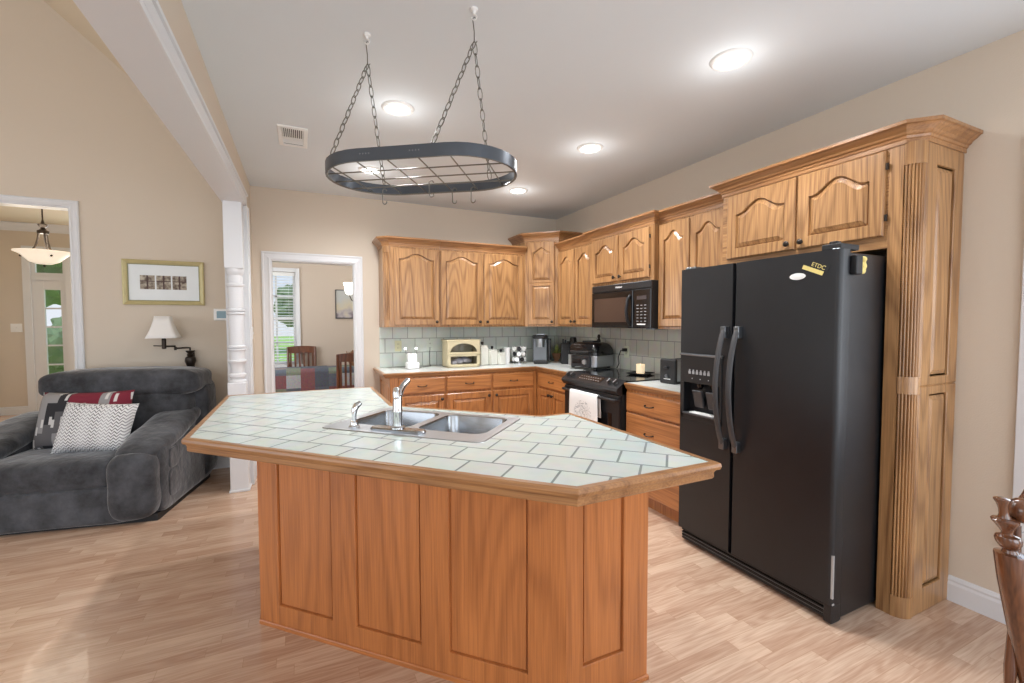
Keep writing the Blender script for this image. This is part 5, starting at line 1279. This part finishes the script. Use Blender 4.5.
# swing-arm wall lamp
t = thing('wall_lamp', 'bronze swing-arm wall lamp with a white flared shade', 'lamp', (-.93, 5.03, 1.05))
bm = B(); lathe(bm, [(0, .93), (.016, .94), (.024, .96), (.018, .975), (.030, 1.0), (.045, 1.045), (.040, 1.075), (.022, 1.09), (.028, 1.10), (.020, 1.115), (.034, 1.13), (.036, 1.14), (0, 1.142)], Matrix.Translation((-.93, 4.985, 0)), 20); obj('urn_body', bm, IRON, t, smooth=True)
obj('back_plate', boxes(((-.955, 5.02, .97), (-.905, 5.04, 1.12)), ((-.94, 4.99, 1.03), (-.92, 5.03, 1.06))), IRON, t, bevel=.004)
bm = B(); tube(bm, [(-.93, 4.985, 1.14), (-.93, 4.985, 1.165), (-.96, 4.975, 1.168), (-1.02, 4.95, 1.165), (-1.03, 4.935, 1.165)], .008, 8); tube(bm, [(-1.03, 4.935, 1.18), (-1.03, 4.935, 1.15)], .011, 8)
tube(bm, [(-1.03, 4.935, 1.185), (-1.07, 4.90, 1.187), (-1.10, 4.88, 1.187)], .008, 8); tube(bm, [(-1.05, 4.905, 1.187), (-1.17, 4.86, 1.195)], .005, 8); obj('swing_arm', bm, IRON, t, smooth=True)
bm = B(); lathe(bm, [(.014, 1.165), (.018, 1.175), (.014, 1.19), (.017, 1.20), (.017, 1.25), (.012, 1.26), (0, 1.262)], Matrix.Translation((-1.10, 4.882, 0)), 16); obj('socket', bm, IRON, t, smooth=True)
bm = B(); ns = 20; q = []
for s, z in ((.115, 1.262), (.098, 1.30), (.080, 1.35), (.066, 1.40), (.055, 1.455)):
    q.append([bm.verts.new((-1.10+s*x, 4.882+s*y, z)) for x, y in rr(-1, 1, -1, 1, .25, 3)])
for a, b_ in zip(q, q[1:]):
    for i in range(len(a)): bm.faces.new((a[i], a[(i+1) % len(a)], b_[(i+1) % len(b_)], b_[i]))
o = obj('lamp_shade', bm, SHADE, t, smooth=True); md = o.modifiers.new('th', 'SOLIDIFY'); md.thickness = .003
# thermostat and switches
t = thing('thermostat', 'white wall thermostat with blue-grey screen beside the white column', 'thermostat', (-.715, 5.04, 1.47))
MT = frame_M((-.675, 5.04, 1.472), (1, 0, 0)); bm = B(); slab(bm, MT, -.07, .07, -.056, .056, .024, .006); obj('housing', bm, WPLAST, t); obj('screen', boxes(((-.045, -.034, .0235), (.05, .034, .0255)), M=MT), SCREEN, t)
outlet('light_switch', 'white light switch on the wall end beside the white column', 'light switch', frame_M((XL, 4.70, 1.30), (0, 1, 0)), mat=WPLAST, kind='switch')
outlet('light_switch', 'white light switch on the foyer wall beside the front door', 'light switch', frame_M((-3.93, 9.40, 1.33), (1, 0, 0)), h=.13, w=.13, mat=WPLAST, kind='switch')

# ------------------------------------------------------------------ foyer pendant
px, py = -2.40, 6.3
t = thing('pendant_lamp', 'alabaster bowl pendant lamp on bronze stem in the foyer', 'pendant lamp', (px, py, 2.92))
bm = B(); lathe(bm, [(0, 2.005), (.06, 2.010), (.115, 2.034), (.15, 2.072), (.185, 2.108), (.228, 2.128), (.228, 2.136), (.185, 2.118), (.146, 2.082), (.11, 2.046), (.06, 2.02), (0, 2.016)], Matrix.Translation((px, py, 0)), 40); bw = obj('glass_bowl', bm, BOWL, t, smooth=True)
for k in range(3):
    a = -.9+2*PI*k/3
    bm = B(); bmesh.ops.create_uvsphere(bm, u_segments=10, v_segments=8, radius=.011, matrix=Matrix.Translation((px+.172*math.cos(a), py+.172*math.sin(a), 2.085))); obj('button', bm, IRON, bw, smooth=True)
bm = B()
for k in range(3):
    a = -.9+2*PI*k/3; ca, sa = math.cos(a), math.sin(a)
    tube(bm, [(px+r*ca, py+r*sa, z) for r, z in ((.14, 2.09), (.09, 2.14), (.06, 2.19), (.042, 2.26), (.036, 2.30), (.034, 2.33))], .010, 8)
obj('arms', bm, IRON, t, smooth=True)
bm = B(); lathe(bm, [(.0, 2.315), (.046, 2.32), (.046, 2.35), (.028, 2.36), (.018, 2.38), (.034, 2.40), (.040, 2.415), (.014, 2.43), (.010, 2.45), (.006, 2.47), (.006, 2.89), (.05, 2.90), (.05, 2.92), (0, 2.92)], Matrix.Translation((px, py, 0)), 22); obj('stem', bm, IRON, t, smooth=True)
bm = B(); lathe(bm, [(0, 1.975), (.011, 1.981), (.008, 1.99), (.015, 2.0), (0, 2.006)], Matrix.Translation((px, py, 0)), 14); obj('finial', bm, IRON, t, smooth=True)
l = bpy.data.lights.new('foyer_lamp', 'POINT'); l.energy = 26; l.shadow_soft_size = .3; l.color = (1, .9, .75); o = bpy.data.objects.new('foyer_lamp', l); C.objects.link(o); o.location = (px, py, 2.30)

# ------------------------------------------------------------------ dining room
t = thing('dining_table', 'dining table under a patchwork quilt beyond the doorway', 'table', (.35, 7.15, 0))
obj('tabletop', boxes(((-.75, 6.80, .70), (1.45, 7.30, .742))), DARKW, t, bevel=.01)
for x in (-.68, 1.38):
    for y in (6.88, 7.22): obj('leg', lathe(B(), [(.035, 0), (.03, .2), (.045, .35), (.03, .5), (.045, .62), (.045, .70)], Matrix.Translation((x, y, 0)), 12), DARKW, t, smooth=True)
def quilt_mat():
    m, n, b = _mat('patchwork_quilt'); tcn = N(n, 'ShaderNodeTexCoord'); sc = N(n, 'ShaderNodeVectorMath', operation='SCALE'); sc.inputs['Scale'].default_value = 5.6
    ad = N(n, 'ShaderNodeVectorMath', operation='ADD'); ad.inputs[1].default_value = (.37, .21, .43)
    n.links.new(tcn.outputs['Object'], ad.inputs[0]); n.links.new(ad.outputs[0], sc.inputs[0]); fl = N(n, 'ShaderNodeVectorMath', operation='FLOOR'); n.links.new(sc.outputs[0], fl.inputs[0])
    wn = N(n, 'ShaderNodeTexWhiteNoise'); n.links.new(fl.outputs[0], wn.inputs['Vector']); r = N(n, 'ShaderNodeValToRGB'); r.color_ramp.interpolation = 'CONSTANT'; e = r.color_ramp.elements
    e[0].position = 0; e[0].color = srgb(98, 104, 116); e[1].position = .2; e[1].color = srgb(126, 84, 88)
    for p, c in ((.34, srgb(122, 128, 114)), (.5, srgb(168, 172, 176)), (.66, srgb(146, 132, 126)), (.8, srgb(84, 90, 102))): x = e.new(p); x.color = c
    n.links.new(wn.outputs['Value'], r.inputs[0]); no = N(n, 'ShaderNodeTexNoise'); no.inputs['Scale'].default_value = 60; n.links.new(tcn.outputs['Object'], no.inputs['Vector'])
    mx = N(n, 'ShaderNodeMix', data_type='RGBA', blend_type='OVERLAY'); mx.inputs[0].default_value = .5; n.links.new(r.outputs[0], mx.inputs[6]); n.links.new(no.outputs['Color'], mx.inputs[7]); n.links.new(mx.outputs[2], b.inputs['Base Color']); b.inputs['Roughness'].default_value = .9; return m
bm = B(); nx = 44; G = []
pf = [(6.765, .28), (6.775, .5), (6.785, .70), (6.80, .748), (6.83, .752), (7.05, .752), (7.27, .752), (7.30, .748), (7.31, .70), (7.315, .5), (7.32, .28)]
for i in range(nx+1):
    x = -.80+2.3*i/nx
    G.append([bm.verts.new((x, y+(.014*math.sin(x*23)*(.7-z) if z < .7 else 0)*(-1 if y < 7 else 1), z)) for y, z in pf])
for a, b_ in zip(G, G[1:]):
    for k in range(len(pf)-1): bm.faces.new((a[k], a[k+1], b_[k+1], b_[k]))
o = obj('tablecloth', bm, quilt_mat(), loc=(.35, 7.15, .75), smooth=True); md = o.modifiers.new('th', 'SOLIDIFY'); md.thickness = .003
props(o, 'patchwork quilt of grey, blue and red squares covering the dining table', 'tablecloth')
def dchair(label, x, y, rz, w=.42, zt=1.0):
    t = thing('dining_chair', label, 'chair', (x, y, 0), rz, 'dining chairs around the quilted table')
    M = Matrix.Translation((x, y, 0)) @ Matrix.Rotation(rz, 4, 'Z')     # back at local y=0, seat towards +y
    obj('seat', boxes(((-w/2, .0, .42), (w/2, .42, .46)), M=M), DARKW, t, bevel=.01)
    for sx in (-1, 1):
        bm = B(); tube(bm, [M @ Vector(p) for p in ((sx*(w/2-.02), .02, 0), (sx*(w/2-.02), 0, .45), (sx*(w/2-.015), -.04, zt-.02))], [.02, .022, .018], 8); obj('leg', bm, DARKW, t, smooth=True)
        obj('leg', boxes(((sx*(w/2-.04)-.018, .36, 0), (sx*(w/2-.04)+.018, .40, .42)), M=M), DARKW, t, bevel=.004)
    bm = B(); R = []
    for i in range(9):
        s = -1+i/4; R.append([bm.verts.new(M @ Vector((s*w/2, -.045-.02*(1-s*s)+dy, z))) for dy, z in ((0, zt-.11), (0, zt-.012+.014*(1-s*s)), (.022, zt-.012+.014*(1-s*s)), (.022, zt-.11))])
    for a, b_ in zip(R, R[1:]):
        for k in range(4): bm.faces.new((a[k], a[(k+1) % 4], b_[(k+1) % 4], b_[k]))
    bm.faces.new(R[0]); bm.faces.new(R[-1]); obj('top_rail', bm, DARKW, t)
    for i in range(6): 
        s = -.75+i*.3; obj('back_slat', boxes(((s*w/2-.013, -.035, .46), (s*w/2+.013, -.020, zt-.10)), M=M), DARKW, t)
    obj('seat_apron', boxes(((-w/2+.02, .02, .36), (w/2-.02, .38, .42)), M=M), DARKW, t)
dchair('dark wooden slat-back chair on the window side of the quilted table', .0, 7.765, PI, zt=1.03)
dchair('dark wooden slat-back chair in front of the quilted table, cut off by the door jamb', .60, 6.18, 0, .40)
t = thing('basket_arrangement', 'brown twig basket on the quilted table behind a chair', 'basket', (.72, 7.1, .754))
bm = B(); lathe(bm, [(.06, .755), (.09, .80), (.11, .88), (.10, .88), (.08, .80), (0, .77)], Matrix.Translation((.72, 7.1, 0)), 18); obj('basket', bm, TERRA, t, smooth=True)
bm = B(); rn = random.Random(9)
for k in range(40):
    a = rn.uniform(0, 2*PI); r0 = rn.uniform(.0, .07); tube(bm, [(0.72+r0*math.cos(a), 7.1+r0*math.sin(a), .82), (0.72+(r0+.05)*math.cos(a), 7.1+(r0+.05)*math.sin(a), rn.uniform(.93, 1.0))], .006, 5)
obj('twigs', bm, TERRA, t)
t = thing('painting', 'pale abstract painting on the dining room wall', 'painting', (.95, 7.85, 1.7))
MQ = frame_M((.93, 7.848, 1.70), (1, 0, 0)); 
bm = B(); sweep(bm, [(-.42, -.235), (-.42, .235), (.42, .235), (.42, -.235)], [(0, 0), (0, .03), (-.012, .03), (-.012, 0)], closed=True, M=MQ, side=-1); obj('frame', bm, DGREY, t)
def canvas():
    m, n, b = _mat('abstract_canvas'); tcn = N(n, 'ShaderNodeTexCoord'); sx = N(n, 'ShaderNodeSeparateXYZ'); n.links.new(tcn.outputs['Object'], sx.inputs[0]); no = N(n, 'ShaderNodeTexNoise'); no.inputs['Scale'].default_value = 7; no.inputs['Detail'].default_value = 6; n.links.new(tcn.outputs['Object'], no.inputs['Vector'])
    a = N(n, 'ShaderNodeMath', operation='MULTIPLY_ADD'); a.inputs[1].default_value = 1.9; a.inputs[2].default_value = .05; n.links.new(sx.outputs['Z'], a.inputs[0]); a2 = N(n, 'ShaderNodeMath', operation='ADD'); n.links.new(a.outputs[0], a2.inputs[0]); n.links.new(no.outputs['Fac'], a2.inputs[1])
    r = N(n, 'ShaderNodeValToRGB'); e = r.color_ramp.elements; e[0].position = .1; e[0].color = srgb(128, 118, 126); e[1].position = .8; e[1].color = srgb(186, 188, 186); x = e.new(.42); x.color = srgb(200, 190, 166); x = e.new(.25); x.color = srgb(176, 168, 170)
    n.links.new(a2.outputs[0], r.inputs[0]); n.links.new(r.outputs[0], b.inputs['Base Color']); b.inputs['Roughness'].default_value = .8; return m
obj('canvas', boxes(((-.41, -.225, .004), (.41, .225, .018)), M=MQ), canvas(), t)
cx, cy = .92, 6.5
t = thing('chandelier', 'dining room chandelier with lit white glass shades', 'chandelier', (cx, cy, 2.62))
bm = B(); lathe(bm, [(0, 1.60), (.03, 1.62), (.05, 1.68), (.02, 1.74), (.03, 1.80), (.012, 1.84), (.010, 2.58), (.06, 2.60), (.06, 2.62), (0, 2.62)], Matrix.Translation((cx, cy, 0)), 18); obj('stem', bm, IRON, t, smooth=True)
for k in range(5):
    a = PI-.25+2*PI*k/5; ca, sa = math.cos(a), math.sin(a)
    bm = B(); tube(bm, [(cx+r*ca, cy+r*sa, z) for r, z in ((.03, 1.72), (.12, 1.66), (.22, 1.66), (.29, 1.71), (.32, 1.78))], .008, 8); ar = obj('arm', bm, IRON, t, smooth=True)
    bm = B(); lathe(bm, [(.02, 1.78), (.045, 1.80), (.058, 1.84), (.064, 1.90), (.078, 1.945), (.074, 1.945), (.06, 1.90), (.052, 1.84), (0, 1.80)], Matrix.Translation((cx+.32*ca, cy+.32*sa, 0)), 20); obj('glass_shade', bm, SCONCE, ar, smooth=True)
l = bpy.data.lights.new('dining_lamp', 'POINT'); l.energy = 22; l.shadow_soft_size = .25; l.color = (1, .95, .86); o = bpy.data.objects.new('dining_lamp', l); C.objects.link(o); o.location = (cx, cy, 2.1)

# ------------------------------------------------------------------ wooden chair at the edge of the frame
cp = Vector((1.485, .448, 0)); cu_ = Vector((.905, -.426, 0)).normalized(); cv_ = Vector((-.426, -.905, 0)).normalized()
t = thing('turned_chair', 'glossy wooden chair with turned finials beside the kitchen wall', 'chair', tuple(cp), math.atan2(cu_.y, cu_.x))
def post(off, lean):
    Mx_ = Matrix((( *cu_, ), (*cv_,), (0, 0, 1))).transposed().to_4x4(); Mx_.translation = cp+cu_*off
    Mx_ = Mx_ @ Matrix.Shear('XY', 4, (0, 0)) 
    sh = Matrix.Identity(4); sh[0][2] = lean; sh[0][3] = -lean*.97
    bm = B(); lathe(bm, [(.016, 0), (.02, .2), (.022, .42), (.025, .6), (.030, .77), (.029, .835), (.028, .840), (.015, .842), (.012, .849), (.017, .854), (.0225, .866), (.0235, .874), (.021, .881), (.011, .886), (.010, .891), (.015, .901), (.0235, .915), (.0245, .920), (.022, .923), (.012, .926), (.009, .934), (.0085, .945), (.011, .960), (.0145, .968), (.0145, .971), (.008, .974), (0, .974)], Mx_ @ sh, 24); return obj('post', bm, ANTQ, t, smooth=True)
post(0, -.20); post(.46, .13)
mrail = frame_M(cp+cu_*.028+Vector((0, 0, .953)), cv_, (0, 0, 1))
mrail = Matrix.Translation(cp+cu_*.026+Vector((0, 0, .942))) @ cu_.to_track_quat('Z', 'Y').to_matrix().to_4x4()
bm = B(); lathe(bm, [(0, 0), (.012, .001), (.024, .008), (.029, .02), (.030, .035), (.026, .05), (.017, .058), (.017, .066), (.024, .075), (.026, .20), (.024, .325), (.017, .334), (.017, .342), (.026, .35), (.030, .365), (.029, .38), (.020, .395), (0, .40)], mrail, 22); obj('turned_rail', bm, ANTQ, t, smooth=True)
for k, (za, zb) in enumerate(((.955, 1.0), (.62, .70))):
    bm = B(); R = []
    for i in range(13):
        s = i/12; o_ = .045+.37*s; bow_ = .05*math.sin(PI*s); zt_ = zb+(.03*math.sin(PI*s) if k == 0 else 0)-.05*(1-min(1, s*5))*(k == 0)
        c_ = cp+cu_*o_+cv_*(-bow_); R.append([bm.verts.new(c_+cv_*dy+Vector((0, 0, z))) for dy, z in ((-.012, za), (-.016, (za+zt_)/2), (-.010, zt_), (.010, zt_), (.008, (za+zt_)/2), (.012, za))])
    for a, b_ in zip(R, R[1:]):
        for q in range(6): bm.faces.new((a[q], a[(q+1) % 6], b_[(q+1) % 6], b_[q]))
    bm.faces.new(R[0]); bm.faces.new(R[-1]); obj('crest_rail' if k == 0 else 'lower_rail', bm, ANTQ, t, smooth=True)
for k in range(5):
    s = .12+.19*k; c_ = cp+cu_*(.46*s)-cv_*.04*math.sin(PI*s)
    bm = B(); lathe(bm, [(.008, .44), (.012, .55), (.008, .64), (.012, .75), (.008, .90)], Matrix.Translation(c_), 12); obj('spindle', bm, ANTQ, t, smooth=True)
bm = B(); prism(bm, [tuple((cp+cu_*a+cv_*b_).xy) for a, b_ in ((-.02, -.02), (.48, -.02), (.50, .42), (-.04, .42))], .42, .455); obj('seat', bm, ANTQ, t, bevel=.012)
for a in (0, .46):
    bm = B(); lathe(bm, [(.014, 0), (.022, .12), (.014, .2), (.022, .34), (.018, .43)], Matrix.Translation(cp+cu_*a+cv_*.38), 14); obj('leg', bm, ANTQ, t, smooth=True)
